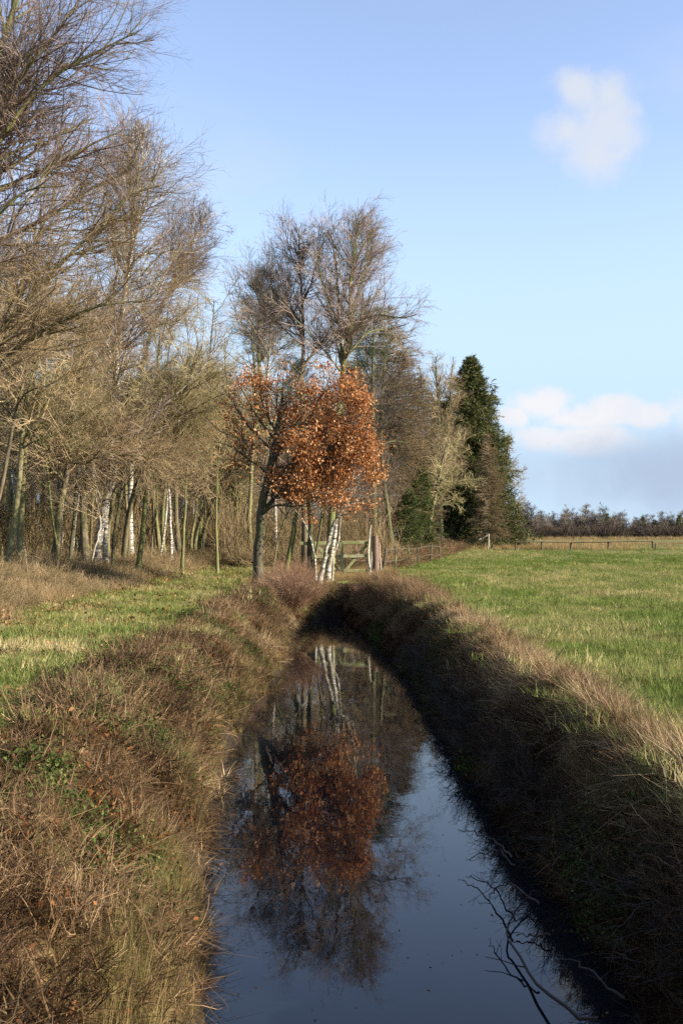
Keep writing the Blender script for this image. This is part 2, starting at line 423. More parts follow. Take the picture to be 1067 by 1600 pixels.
# ------------------------------------------------------------------ ground sheet
def graded(segs):
    out = [segs[0][0]]
    for a, b, s0, s1 in segs:
        x = a
        while x < b - 1e-6:
            f = (x - a) / (b - a); x += s0 + (s1 - s0) * f
            out.append(min(x, b))
    return np.array(out)
gx = np.concatenate([-graded([(14, 60, .8, 5), (60, 3500, 8, 400)])[::-1], graded([(-14, -6.6, .35, .16), (-6.6, -2.6, .14, .07), (-2.6, 3.2, .055, .055), (3.2, 14, .07, .6)])[1:], graded([(14, 60, .8, 5), (60, 3500, 8, 400)])[1:]])
gy = graded([(-60, -2, 8, 1), (-2, 4.2, .5, .1), (4.2, 14, .055, .075), (14, 34, .08, .2), (34, 120, .25, 2.5), (120, 500, 4, 20), (500, 5000, 40, 500)])
GX, GY = np.meshgrid(gx, gy); GZ = height(GX, GY)
def cover(x, y):
    """green, straw, litter weights"""
    L_ = ledge(y) - x; R_ = x - redge(y); n = fbm(x * .9, y * .9, 61); n2 = fbm(x * 2.7, y * 2.7, 71)
    inner = (y < 33)
    wl = 1.25; wr = np.interp(y, [5, 9, 14, 21, 30], [.60, .66, .8, 1.0, 1.1])
    green = np.ones_like(x)
    # left bank
    lb = inner * sstep(-.1, .1, L_) * (1 - sstep(1.05 + (n - .5) * .9, 1.45 + (n - .5) * .9, L_))
    rb = inner * sstep(-.1, .1, R_) * (1 - sstep(wr * 1.2 + (n - .5) * .8, wr * 1.2 + .55 + (n - .5) * .8, R_))
    bed = inner * (L_ < 0) * (R_ < 0)
    wood = sstep(-6.2 + (n - .5) * 1.6, -7.0 + (n - .5) * 1.6, x) * (y < 170) * (x > -70)
    green = green * (1 - lb * .85) * (1 - rb * .7) * (1 - bed) * (1 - wood * .9)
    green = np.clip(green + (lb + rb) * .5 * sstep(.52, .65, n2), 0, 1)
    straw = .6 * lb * sstep(.42, .66, n) + .6 * rb * sstep(.35, .6, n)
    wet_shade = inner * np.maximum(sstep(.16, .02, L_) * (L_ > -.2), sstep(.45, .15, R_) * (R_ > -.2))  # wet mud at both waterlines, plus shade painted up the right bank foot
    green = green * (1 - wet_shade); straw = straw * (1 - wet_shade)
    # dry lip by the right bank, and pale streaks over the track
    straw = straw + .45 * sstep(1.8, .9, R_ - .3) * (R_ > 0) * inner * sstep(.4, .6, n2)
    tr = (x > -7) & (x < -2.2) & (y < 150)
    straw = straw + tr * (.55 * sstep(.5, .66, n) + .25 * sstep(.5, .7, n2))
    straw = straw + (x > 2) * (y > 36) * .25 * sstep(.5, .7, fbm(x * .05, y * .02, 91)) + (x > 2) * sstep(70, 130, y) * .08
    litter = .8 * wood + lb * .45 * sstep(.5, .35, n) * sstep(14, 8, y) + tr * .35 * sstep(.55, .7, fbm(x * 1.7, y * 1.2, 81))
    # trodden mud on the meadow by the bank
    mud = np.exp(-(((x - 3.1) / 1.0) ** 2 + ((y - 22.5) / .9) ** 2) * 1.2) * sstep(.35, .55, n2)
    green = green * (1 - .9 * mud); straw = straw * (1 - mud)
    return np.stack([np.clip(green, 0, 1), np.clip(straw, 0, 1), np.clip(litter, 0, 1)], -1)
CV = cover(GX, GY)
ny, nx = GX.shape
quad = (np.arange(ny - 1)[:, None] * nx + np.arange(nx - 1)[None, :])
cx = (GX[:-1, :-1] + GX[1:, 1:]) / 2; cy = (GY[:-1, :-1] + GY[1:, 1:]) / 2
Lc = ledge(cy) - cx; Rc = cx - redge(cy)
dz = (cy < 33.2) & (cy > 0)
reg = np.zeros(cx.shape, int)                      # meadow
reg[(cx < -2.45) & (cx > -6.6) & (cy < 150)] = 1   # track
reg[(cx <= -6.6) & (cx > -70) & (cy < 170) & (cy > 4)] = 2
reg[dz & (Lc > 0) & (cx >= -2.45) & (cx < 0)] = 3
reg[dz & (Rc > 0) & (cx < 2.35) & (cx > 0)] = 4
reg[dz & (Lc <= 0) & (Rc <= 0)] = 5
VV = np.stack([GX, GY, GZ], -1).reshape(-1, 3); CC = CV.reshape(-1, 3)
for r, nm in enumerate(['meadow', 'grass_track', 'woodland_floor', 'ditch_bank', 'ditch_bank', 'ditch_bed']):
    q = quad[reg == r].ravel(); Fq = np.stack([q, q + 1, q + nx + 1, q + nx], -1)
    u, inv = np.unique(Fq, return_inverse=True)
    me = build_mesh(nm, [(VV[u], inv.reshape(Fq.shape), 0)], [M_GROUND], smooth=True)
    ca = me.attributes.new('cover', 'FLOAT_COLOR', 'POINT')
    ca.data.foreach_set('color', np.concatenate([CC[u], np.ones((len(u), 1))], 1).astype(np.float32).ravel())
    o = obj(nm, me); tag(o, kind='structure')
    if nm == 'ditch_bank': o['label'] = ['brown bank on the wooded side of the ditch', 'shaded bank on the meadow side of the ditch'][r - 3]
# water
wx = np.linspace(-3.2, 3.2, 12); wy = np.linspace(-.5, 33, 24); A, B = np.meshgrid(wx, wy)
q = (np.arange(23)[:, None] * 12 + np.arange(11)[None]).ravel()
me = build_mesh('water', [(np.stack([A, B, A * 0], -1).reshape(-1, 3), np.stack([q, q + 1, q + 13, q + 12], -1), 0)], [M_WATER], True)
tag(obj('water', me), 'still dark ditch water mirroring the sky and trees', kind='structure')

# ------------------------------------------------------------------ scattering (stuff): one object holding its clump shapes and its points
def scatter_group():
    ng = bpy.data.node_groups.new('scatter', 'GeometryNodeTree')
    ng.interface.new_socket('Geometry', in_out='INPUT', socket_type='NodeSocketGeometry')
    ng.interface.new_socket('Geometry', in_out='OUTPUT', socket_type='NodeSocketGeometry')
    N = ng.nodes.new; L = ng.links.new
    gi = N('NodeGroupInput'); go = N('NodeGroupOutput')
    def attr(nm, t):
        a = N('GeometryNodeInputNamedAttribute'); a.data_type = t; a.inputs[0].default_value = nm; return a.outputs[0]
    pr = attr('proto', 'INT')
    cmp_ = N('FunctionNodeCompare'); cmp_.data_type = 'INT'; cmp_.operation = 'LESS_THAN'; L(pr, cmp_.inputs[2]); cmp_.inputs[3].default_value = 0
    sg = N('GeometryNodeSeparateGeometry'); sg.domain = 'POINT'; L(gi.outputs[0], sg.inputs[0]); L(cmp_.outputs[0], sg.inputs[1])
    sp = N('GeometryNodeSplitToInstances'); sp.domain = 'POINT'; L(sg.outputs[1], sp.inputs[0]); L(pr, sp.inputs['Group ID'])
    ip = N('GeometryNodeInstanceOnPoints'); L(sg.outputs[0], ip.inputs['Points']); L(sp.outputs[0], ip.inputs['Instance'])
    ip.inputs['Pick Instance'].default_value = True
    L(attr('variant', 'INT'), ip.inputs['Instance Index']); L(attr('rot', 'FLOAT_VECTOR'), ip.inputs['Rotation']); L(attr('scl', 'FLOAT_VECTOR'), ip.inputs['Scale'])
    L(ip.outputs[0], go.inputs[0])
    return ng
NG = scatter_group()
def scatter(name, protos, mats, pts, rng, scl, tint, label=None, tilt=.15, rot=None, zs=None):
    """protos: list of list of (V,F,m)"""
    parts = []; pid = []
    for i, pr in enumerate(protos):
        for v, f, m in pr: parts.append((v, f, m)); pid.append(np.full(len(v), i))
    n = len(pts)
    parts.append((pts, np.zeros((0, 3), int), 0)); pid.append(np.full(n, -1)); pid = np.concatenate(pid)
    me = build_mesh(name, parts, mats)
    nv = len(pid); k = nv - n
    def put(nm, t, key, arr, w):
        a = me.attributes.new(nm, t, 'POINT'); full = np.zeros((nv, w), np.float32 if t != 'INT' else np.int32)
        full[k:] = np.asarray(arr).reshape(n, w); a.data.foreach_set(key, full.ravel())
    a = me.attributes.new('proto', 'INT', 'POINT'); a.data.foreach_set('value', pid.astype(np.int32))
    put('variant', 'INT', 'value', rng.integers(0, len(protos), n), 1)
    if rot is None: rot = np.stack([rng.normal(size=n) * tilt, rng.normal(size=n) * tilt, rng.random(n) * 6.283], -1)
    put('rot', 'FLOAT_VECTOR', 'vector', rot, 3)
    scl = np.broadcast_to(scl, (n,)); z = scl if zs is None else scl * zs
    put('scl', 'FLOAT_VECTOR', 'vector', np.stack([scl, scl, z], -1), 3)
    put('tint', 'FLOAT', 'value', np.clip(tint, 0, 1), 1)
    o = obj(name, me); md = o.modifiers.new('scatter', 'NODES'); md.node_group = NG
    tag(o, label, kind='stuff'); return o

def blades(rng, n, rad, h, w, lean=.35, curl=.5, seg=2, m=0, rough=.3):
    """grass tuft: n blades of seg quads (last a point)"""
    a = rng.random(n) * 6.283; r = rad * np.sqrt(rng.random(n)); base = np.stack([r * np.cos(a), r * np.sin(a), np.zeros(n) - .01], -1)
    da = a + rng.normal(size=n) * .8; out = np.stack([np.cos(da), np.sin(da), np.zeros(n)], -1)
    H = h * (1 + rough * rng.normal(size=n)); H = np.maximum(H, h * .3)
    ln = lean * (1 + .5 * rng.normal(size=n)); side = np.stack([-np.sin(da + .6), np.cos(da + .6), np.zeros(n)], -1)
    V = []; k = seg + 1
    nrm = 1 / np.sqrt(1 + (ln * (1 + curl * .6)) ** 2); H = H * np.maximum(nrm, .25)
    for j in range(k):
        t = j / seg; c = base + out * (H * (ln * t + curl * t * t * ln))[:, None] + np.array([0, 0, 1]) * (H * t * (1 - .35 * curl * t * np.abs(ln)))[:, None]
        wj = w * (1 - .85 * t) * .5
        V += [c - side * wj, c + side * wj]
    V = np.stack(V, 1).reshape(-1, 3); s = 2 * k
    b = np.arange(n)[:, None] * s
    Fq = np.concatenate([b + np.array([[2 * j, 2 * j + 1, 2 * j + 3, 2 * j + 2]]) for j in range(seg)])
    return (V, Fq, m)
def stems_mesh(rng, n, rad, h, r, lean=.3, side=True, m=0, seg=3, curl=.25, sub=4):
    a = rng.random(n) * 6.283; q = rad * np.sqrt(rng.random(n)); base = np.stack([q * np.cos(a), q * np.sin(a), np.zeros(n) - .03], -1)
    d = np.stack([np.cos(a), np.sin(a), np.zeros(n)], -1) * (lean * rng.random(n))[:, None] * 1.4 + rng.normal(size=(n, 3)) * .12 + np.array([0, 0, 1.])
    d /= np.linalg.norm(d, axis=1, keepdims=True); H = h * (.6 + .6 * rng.random(n))
    P = np.zeros((n, seg + 1, 3)); P[:, 0] = base
    for j in range(seg):
        P[:, j + 1] = P[:, j] + d * (H / seg)[:, None]; d = d + rng.normal(size=(n, 3)) * curl; d[:, 2] -= curl * .3; d /= np.linalg.norm(d, axis=1, keepdims=True)
    R = r * np.linspace(1, .4, seg + 1)[None] * np.ones((n, 1))
    out = [(*tubes(P, R, 3), m)]
    if side and sub:
        C, RC = spawn(P, R, rng, sub / h, h * .35, 35, 2, .3, 1, .02, .25, rmul=.6, rmin=r * .5)
        out.append((*tubes(C, RC, 3), m))
    return out
def leafset(C, size, rng, m=0, droop=.3, oval=False):
    """small folded leaves (2 tris each) at centres C"""
    n = len(C); a = rng.normal(size=(n, 3)); a[:, 2] -= droop; a /= np.linalg.norm(a, axis=1, keepdims=True)
    b = np.cross(a, rng.normal(size=(n, 3))); b /= np.linalg.norm(b, axis=1, keepdims=True) + 1e-9
    c = np.cross(a, b); s = (size * (.6 + .8 * rng.random(n)))[:, None]
    if oval:
        k1 = (.2 + .5 * rng.random(n))[:, None]
        V = np.stack([C, C + a * s * .3 + b * s * .3 + c * s * .12 * k1, C + a * s * .72 + b * s * .22 + c * s * .3 * k1, C + a * s + c * s * .5 * k1,
                      C + a * s * .68 - b * s * .25 + c * s * .36 * k1, C + a * s * .28 - b * s * .27 + c * s * .2 * k1], 1).reshape(-1, 3)
        i = np.arange(n)[:, None] * 6
        return (V, np.concatenate([i + [[0, 1, 2, 3]], i + [[0, 3, 4, 5]]]), m)
    V = np.stack([C, C + a * s * .5 + b * s * .32 + c * s * .1, C + a * s, C + a * s * .5 - b * s * .32 + c * s * .1], 1).reshape(-1, 3)
    i = np.arange(n)[:, None] * 4
    return (V, np.concatenate([i + [[0, 1, 2]], i + [[0, 2, 3]]]), m)

rng = np.random.default_rng(7)
def pts_in(n, x0, x1, y0, y1, power=0.0):
    """points, denser near the camera when power>0 (density ~ y^-power)"""
    u = rng.random(n)
    if power: e = 1 - power; y = (y0 ** e + u * (y1 ** e - y0 ** e)) ** (1 / e) if abs(e) > 1e-3 else y0 * (y1 / y0) ** u
    else: y = y0 + u * (y1 - y0)
    x = x0 + rng.random(n) * (x1 - x0); return x, y
def inview(x, y, margin=.6):
    return np.abs(x) < (533.5 / F) * y + margin
def P3(x, y, dz=0.): return np.stack([x, y, height(x, y) + dz], -1)

# meadow and track grass
def patch(maker, n, R0, smin=.7, smax=1.3):
    out = []
    for _ in range(n):
        a = rng.random() * 6.283; r = R0 * math.sqrt(rng.random()); s = smin + (smax - smin) * rng.random()
        for v, f, m in maker():
            out.append((v * s + np.array([r * math.cos(a), r * math.sin(a), 0]), f, m))
    V = np.concatenate([o[0] for o in out]); off = np.cumsum([0] + [len(o[0]) for o in out[:-1]])
    res = []
    for w in sorted({o[1].shape[1] for o in out}):
        res.append(np.concatenate([o[1] + k for o, k in zip(out, off) if o[1].shape[1] == w]))
    return [(V, res[0], 0)] + [(np.zeros((0, 3)), r - len(V), 0) for r in res[1:]]
tufts = [patch(lambda: [blades(rng, 22, .09, .075, .006, .5, .6)], 9, .30) for _ in range(6)]
def meadow_pts():
    out = []
    for (n, y0, y1, pw) in ((4200, 5, 22, 1.0), (3800, 20, 60, 1.2), (2600, 55, 160, 1.5)):
        x, y = pts_in(n, 0, 1, y0, y1, pw)
        x = 1.9 + rng.random(n) * (np.minimum(533.5 / F * y + .8, 70) - 1.9); k = x > 1.9; out.append((x[k], y[k]))
    return out
for i, (x, y) in enumerate(meadow_pts()):
    R_ = x - redge(y)
    k = (R_ > np.interp(y, [5, 9, 14, 21, 30], [.62, .68, .85, 1.05, 1.1])) | (y > 33)
    x, y = x[k], y[k]; n = len(x); cvr = cover(x, y)
    t = .41 + .5 * cvr[:, 1] + .9 * (fbm(x * .9, y * .9, 101) - .5) + .8 * (fbm(x * .16, y * .11, 111) - .45) + rng.normal(size=n) * .07
    keep = rng.random(n) < (cvr[:, 0] * .9 + .25 * cvr[:, 1] + .1) * (.45 + .9 * fbm(x * .5, y * .5, 122))
    s = (.6 + .6 * rng.random(n)) * (.35 + 1.3 * fbm(x * 1.1, y * 1.1, 121)) * np.interp(y, [0, 15, 40, 100], [1, 1.2, 1.6, 2.8])
    scatter('meadow_grass', tufts, [M_GRASS], P3(x, y)[keep], rng, s[keep], t[keep], ['short green meadow grass near the ditch', 'green meadow grass of the middle distance', 'far meadow grass by the fences'][i], zs=np.interp(y[keep], [0, 30, 100], [1, .8, .4]))
x, y = pts_in(4200, -7.2, -2.2, 7.5, 90, 1.25); k = inview(x, y); x, y = x[k], y[k]; cvr = cover(x, y); n = len(x)
t = .42 + .5 * cvr[:, 1] + .9 * (fbm(x * .8, y * .8, 131) - .5) + rng.normal(size=n) * .08
keep = rng.random(n) < .25 + cvr[:, 0] - .5 * cvr[:, 2]
s = (.6 + .6 * rng.random(n)) * (.3 + 1.2 * fbm(x * 1.3, y * 1.3, 141)) * np.interp(y, [0, 20, 80], [1, 1.4, 2.6])
scatter('track_grass', tufts, [M_GRASS], P3(x, y)[keep], rng, s[keep], t[keep], 'grass growing on the track beside the wood', zs=np.interp(y[keep], [0, 30, 100], [1, .8, .5]))

# banks: long dry grass, dead stems, weeds, fallen leaves
long_ = [patch(lambda: [blades(rng, 26, .07, .26, .005, .75, .9, 3)], 3, .13) for _ in range(5)] + [patch(lambda: [blades(rng, 20, .05, .32, .005, .5, 1.1, 3)], 2, .1) for _ in range(2)]
rush_ = [[blades(rng, 26, .06, .38, .007, .3, .35, 3)] for _ in range(3)]
dead_ = [stems_mesh(rng, 14, .14, .32, .0032, 1.1, True, 0, 4, .35, 5) for _ in range(5)]
mat_ = [patch(lambda: [blades(rng, 30, .09, .26, .007, 1.9, .8, 3)], 3, .14) for _ in range(5)]
lit_ = [[leafset(np.stack([rng.normal(size=14) * .12, rng.normal(size=14) * .12, rng.random(14) * .03], -1), .038, rng, 0, .3, True)] for _ in range(4)]
def weedp():
    C = np.stack([rng.normal(size=90) * .08, rng.normal(size=90) * .08, rng.random(90) * .08], -1); return [leafset(C, .026, rng, 0, -.2, True)]
weed_ = [weedp() for _ in range(4)]

def bankL(n, y0, y1, lo, hi, pw=1.0):
    x, y = pts_in(n, 0, 1, y0, y1, pw); d = lo + rng.random(n) * (hi - lo); x = ledge(y) - d; k = inview(x, y, .5); return x[k], y[k], d[k]
def bankR(n, y0, y1, lo, hi, pw=1.0):
    x, y = pts_in(n, 0, 1, y0, y1, pw); w = np.interp(y, [5, 9, 14, 21, 30], [.60, .66, .8, 1.0, 1.1]); d = lo + rng.random(n) * (hi - lo); x = redge(y) + d * w; k = inview(x, y, .5); return x[k], y[k], d[k]
def nkeep(x, y, seed, lo, hi, sc_=1.0): return rng.random(len(x)) < sstep(lo, hi, fbm(x * sc_, y * sc_, seed))

def lrot(n, side, amt, tilt):
    """lean towards the water: side +1 leans to +x"""
    return np.stack([rng.normal(size=n) * tilt, side * amt + rng.normal(size=n) * tilt, rng.random(n) * 6.283], -1)
# clumps: points gathered round centres, each clump with its own size, tint and lean
def clump(side, nc, per, y0, y1, lo, hi, spread, pw=.9, keep=None):
    f = bankL if side > 0 else bankR
    x, y, d = f(nc, y0, y1, lo, hi, pw)
    if keep is not None: k = nkeep(x, y, *keep); x, y = x[k], y[k]
    m = len(x); cs = .6 + .6 * rng.random(m) ** 1.5; ct = rng.normal(size=m); cl = rng.normal(size=(m, 2)) * .35
    idx = np.repeat(np.arange(m), rng.poisson(per, m) + 1); n = len(idx)
    g = rng.normal(size=(n, 2)) * spread * cs[idx][:, None]
    X = x[idx] + g[:, 0]; Y = y[idx] + g[:, 1] * 1.3
    q = 1.15 - .5 * np.minimum(np.hypot(g[:, 0], g[:, 1]) / (spread * 2), 1)
    dd = (ledge(Y) - X) if side > 0 else (X - redge(Y)); ok = dd > max(lo * .6, .03); ok &= inview(X, Y, .5)
    rot = np.stack([cl[idx, 0] + rng.normal(size=n) * .22, side * .25 + cl[idx, 1] + rng.normal(size=n) * .22, rng.random(n) * 6.283], -1)
    return X[ok], Y[ok], (cs[idx] * q)[ok], ct[idx][ok], rot[ok]
tuss_ = [[blades(rng, 46, .05, .30, .0065, .8, 1.1, 3)] for _ in range(5)] + [[blades(rng, 30, .04, .36, .009, 1.0, 1.2, 3)] for _ in range(3)]
rug_ = [patch(lambda: [blades(rng, 18, .07, .15, .008, 1.8, .8, 2)], 4, .16) for _ in range(6)]
debris_ = [stems_mesh(rng, 9, .16, .26, .0042, 3.2, True, 0, 4, .30, 6) for _ in range(6)]
# left bank
x, y, s_, t_, r_ = clump(1, 620, 7, 3.4, 32, .16, 1.30, .10, .9, (201, .36, .60, 1.0))
scatter('dry_bank_grass', tuss_, [M_DRY], P3(x, y), rng, s_ * .78 * np.interp(y, [4, 9], [.62, 1]), .48 + .24 * t_, 'bent tussocks of withered grass on the left bank', rot=r_)
x, y, d = bankL(3000, 3.4, 33, .05, 1.45, .8); k = nkeep(x, y, 221, .34, .6, 1.6); x, y = x[k], y[k]; n = len(x)
scatter('flattened_straw', rug_, [M_DRY], P3(x, y, .01), rng, (.5 + .6 * rng.random(n)), .30 + 1.4 * (fbm(x * 1.6, y * 1.6, 231) - .5) + rng.normal(size=n) * .12, 'short flattened brown straw on the left bank', rot=lrot(n, 1, .35, .25))
x, y, d = bankL(5600, 3.4, 31, .2, 1.45, .9); k = nkeep(x, y, 241, .40, .56, 1.3); x, y = x[k], y[k]; n = len(x)
scatter('dead_stalks', debris_, [M_BROWN], P3(x, y), rng, (.5 + .7 * rng.random(n)) * np.interp(y, [4, 9], [.75, 1]), .34 + 1.5 * (fbm(x * 1.5, y * 1.5, 251) - .5) + rng.normal(size=n) * .17, 'tangled dead stalks lying on the left bank', rot=lrot(n, .6, .3, .5))
x, y, d = bankL(900, 3.4, 31, .3, 1.3, .9); k = nkeep(x, y, 243, .45, .6, .8); x, y = x[k], y[k]; n = len(x)
scatter('dead_stalks', dead_, [M_BROWN], P3(x, y), rng, (.5 + .6 * rng.random(n)), .6 + rng.normal(size=n) * .17, 'upright dead stalks among the tangle on the left bank', rot=lrot(n, .6, .3, .4))
x, y, s_, t_, r_ = clump(1, 260, 6, 3.8, 24, .05, .36, .08, .8, (262, .30, .5, 1.2))
scatter('rushes', rush_, [M_STRAW], P3(x, y), rng, s_ * .62, .22 + .12 * t_, 'upright green and straw rushes along the left waterline', rot=r_ * np.array([.5, .5, 1]))
x, y, s_, t_, r_ = clump(1, 640, 9, 4.5, 26, .25, 1.7, .13, .8, (271, .46, .58, 1.0))
k = rng.random(len(x)) < sstep(4.5, 9, y) * .9 + .1
scatter('bank_weeds', weed_, [M_WEED], P3(x, y, .02)[k], rng, (.55 + .5 * s_)[k], (.5 + .22 * t_)[k], 'green weeds in patches on the left bank', tilt=.3)
x, y, s_, t_, r_ = clump(1, 560, 7, 3.4, 24, .2, 1.7, .12, 1.0, (281, .35, .6, 1.2))
scatter('fallen_leaves', lit_, [M_LITTER], P3(x, y, .02), rng, .5 + .35 * s_, .32 + .18 * t_, 'fallen brown leaves caught on the left bank', tilt=.3)
# right bank
x, y, s_, t_, r_ = clump(-1, 560, 7, 3.8, 32, .62, 1.30, .10, .9, (301, .22, .5, 1.1))
scatter('dry_bank_grass', tuss_, [M_DRY], P3(x, y), rng, s_ * .8, .74 + .2 * t_, 'bleached tussocks along the lip of the right bank', rot=r_)
x, y, s_, t_, r_ = clump(-1, 330, 5, 3.8, 30, .2, .8, .10, .9, (303, .42, .6, 1.1))
scatter('dry_bank_grass', tuss_, [M_DRY], P3(x, y), rng, s_ * .6, .22 + .15 * t_, 'drooping tussocks down the face of the right bank', rot=r_)  # low tint paints the shade of the bank face
x, y, d = bankR(3600, 3.8, 32, .0, 1.3, .8); n = len(x)
scatter('flattened_straw', rug_, [M_DRY], P3(x, y, .01), rng, (.45 + .5 * rng.random(n)), .05 + .42 * np.clip(d, 0, 1.3) + .8 * (fbm(x * 1.6, y * 1.6, 331) - .5) + rng.normal(size=n) * .12, 'short matted straw on the right bank', rot=lrot(n, -1, .3, .25))  # tint falls towards the water, painting the bank's shade into the straw
x, y, d = bankR(2800, 3.8, 26, .0, .9, .8); k = nkeep(x, y, 341, .48, .62, 1.0); x, y = x[k], y[k]; n = len(x)
scatter('bank_weeds', weed_, [M_WEED], P3(x, y, .02), rng, (.5 + .6 * rng.random(n)), rng.random(n) * .8, 'dark green weeds on the shaded right bank', tilt=.3)
x, y, d = bankR(3200, 3.8, 31, .35, 1.40, .9); k = nkeep(x, y, 351, .38, .58, .8); x, y, d = x[k], y[k], d[k]; n = len(x)
scatter('dead_stalks', dead_ + debris_, [M_BROWN], P3(x, y), rng, (.4 + .55 * rng.random(n)), .15 + .5 * np.clip(d, 0, 1.1) + .8 * (fbm(x * 1.3, y * 1.3, 361) - .5) + rng.normal(size=n) * .15, 'dead brown stalks along the right lip', rot=lrot(n, -.6, .25, .4))  # stalks darken downslope as well, bank shade put into the tint
# stray pale tussocks and darker rank grass on the near meadow
x, y = pts_in(900, 0, 1, 6, 34, .9); x = redge(y) + 1.0 + rng.random(900) ** 1.4 * (y * .34); k = inview(x, y) & nkeep(x, y, 371, .48, .62, .7); x, y = x[k], y[k]; n = len(x)
scatter('meadow_tussocks', tuss_, [M_GRASS], P3(x, y), rng, .3 + .3 * rng.random(n), np.where(rng.random(n) < .6, .8, .25) + rng.normal(size=n) * .08, 'pale and dark tussocks standing in the near meadow', tilt=.3)
# leaves and seeds afloat by the left edge
x, y = pts_in(420, 0, 1, 5, 24, 1.0); x = ledge(y) + .04 + rng.random(420) ** 4 * 2.2
fl_ = [[leafset(np.zeros((1, 3)), .035, rng, 0, .0, True)] for _ in range(4)]
fl_ = [[(v[0][0] * np.array([1, 1, .15]), v[0][1], 0)] for v in fl_]
scatter('floating_leaves', fl_, [M_LITTER], np.stack([x, y, np.full(420, .004)], -1), rng, .3 + .6 * rng.random(420), .15 + .6 * rng.random(420), 'few small brown leaves floating on the ditch', tilt=.02)
# leaves on the track and wood floor
x, y = pts_in(5000, -9.5, -2.3, 8, 60, 1.2); k = inview(x, y) & (rng.random(len(x)) < .25 + sstep(-5.2, -6.8, x)); x, y = x[k], y[k]; n = len(x)
scatter('fallen_leaves', lit_, [M_LITTER], P3(x, y, .04), rng, (.7 + .6 * rng.random(n)) * np.interp(y, [8, 60], [1, 2]), rng.random(n) ** 1.2, 'fallen leaves strewn on the track and under the trees', tilt=.3)

# woodland edge: brambles, bracken, thicket
brush_ = [stems_mesh(rng, 22, .28, .62, .005, 1.2, True, 0, 4, .3, 9) for _ in range(5)]
bent_ = [[blades(rng, 90, .22, .38, .007, .6, .9, 3)] for _ in range(4)]
x, y = pts_in(4600, -12.0, -6.3, 15, 75, .8); k = inview(x, y, 1.5) & (x < -6.3 + .9 * (fbm(y * .35, y * 0, 401) - .5) * 2); x, y = x[k], y[k]; n = len(x)
scatter('bramble_thicket', brush_, [M_BRUSH], P3(x, y), rng, (.5 + .6 * rng.random(n)) * (.5 + .8 * fbm(x * .5, y * .5, 411)) * np.interp(x, [-9, -6.5], [1.3, .75]), .55 + .6 * (fbm(x * .7, y * .7, 421) - .5) + rng.normal(size=n) * .15, 'brown brambles and brushwood along the foot of the wood', tilt=.3)
x, y = pts_in(1700, -8.4, -6.2, 16, 90, .6); k = inview(x, y, 1.5) & nkeep(x, y, 431, .46, .62, .35); x, y = x[k], y[k]; n = len(x)
scatter('dry_edge_grass', bent_, [M_STRAW], P3(x, y), rng, (.5 + .6 * rng.random(n)), .45 + .4 * (fbm(x * .7, y * .3, 441) - .2), 'bleached grass between the track and the wood', tilt=.25)
sap_ = [stems_mesh(rng, 9, .7, 3.2, .013, .22, True, 0, 5, .10, 16) for _ in range(5)]
x, y = pts_in(1500, -34, -7.6, 18, 150, .6); k = inview(x, y, 3) & (x < np.interp(y, [18, 34, 50, 80], [-12.5, -11.5, -9.5, -8])); x, y = x[k], y[k]; n = len(x)
scatter('sapling_thicket', sap_, [M_BRUSH], P3(x, y), rng, (.6 + .7 * rng.random(n)), .45 + .6 * (fbm(x * .3, y * .3, 451) - .5) + rng.normal(size=n) * .12, 'crowded thin saplings filling the wood between the trunks', tilt=.08)
# brown bracken beyond the gate and under the spruce
x, y = pts_in(2600, 1.2, 17, 45, 128, .3); k = (x > (y - 42) * .115 - .5) & (x < (y - 42) * .17 + 2.2); x, y = x[k], y[k]; n = len(x)
scatter('dead_bracken', brush_, [M_BROWN], P3(x, y), rng, (1.0 + .9 * rng.random(n)), .6 + .5 * (fbm(x * .5, y * .3, 461) - .5) + rng.normal(size=n) * .12, 'rust brown bracken behind the rail fence', tilt=.2)
x, y = pts_in(2000, -5.5, 3.0, 47, 75, .2); n = len(x)
scatter('dead_bracken', brush_, [M_BRUSH], P3(x, y), rng, (1.0 + 1.2 * rng.random(n)), .5 + .7 * (fbm(x * .5, y * .3, 463) - .5) + rng.normal(size=n) * .12, 'brown scrub closing the view behind the gate', tilt=.2)
x, y = pts_in(260, -6.5, 4.0, 50, 80, .2); k = x < y * .04; x, y = x[k], y[k]; n = len(x)
scatter('sapling_thicket', sap_, [M_BRUSH], P3(x, y), rng, (.6 + .7 * rng.random(n)), .5 + .25 * rng.normal(size=n), 'thin saplings behind the gate', tilt=.08)
x, y = pts_in(1500, -3, 2.2, 31.5, 48, .3); k = nkeep(x, y, 471, .3, .5, .6) ; x, y = x[k], y[k]; n = len(x)
scatter('dry_edge_grass', bent_, [M_STRAW], P3(x, y), rng, (.4 + .5 * rng.random(n)), .3 + .4 * (fbm(x * .7, y * .3, 481) - .2), 'rough dry grass round the gate', tilt=.25)
# reddish twiggy scrub on both sides at the head of the ditch
red_ = [stems_mesh(rng, 60, .3, .95, .0042, .55, True, 0, 4, .10, 7) for _ in range(3)]
x, y = pts_in(420, .3, 2.3, 22.5, 33, 0); k = (x > redge(y) + .25) & (x < redge(y) + 1.5); x, y = x[k], y[k]; n = len(x)
scatter('ditch_scrub', red_, [M_BROWN], P3(x, y), rng, (.20 + .28 * rng.random(n)), .62 + .25 * rng.normal(size=n), 'brown twiggy scrub on the right of the ditch head', rot=lrot(n, -1, .15, .2))

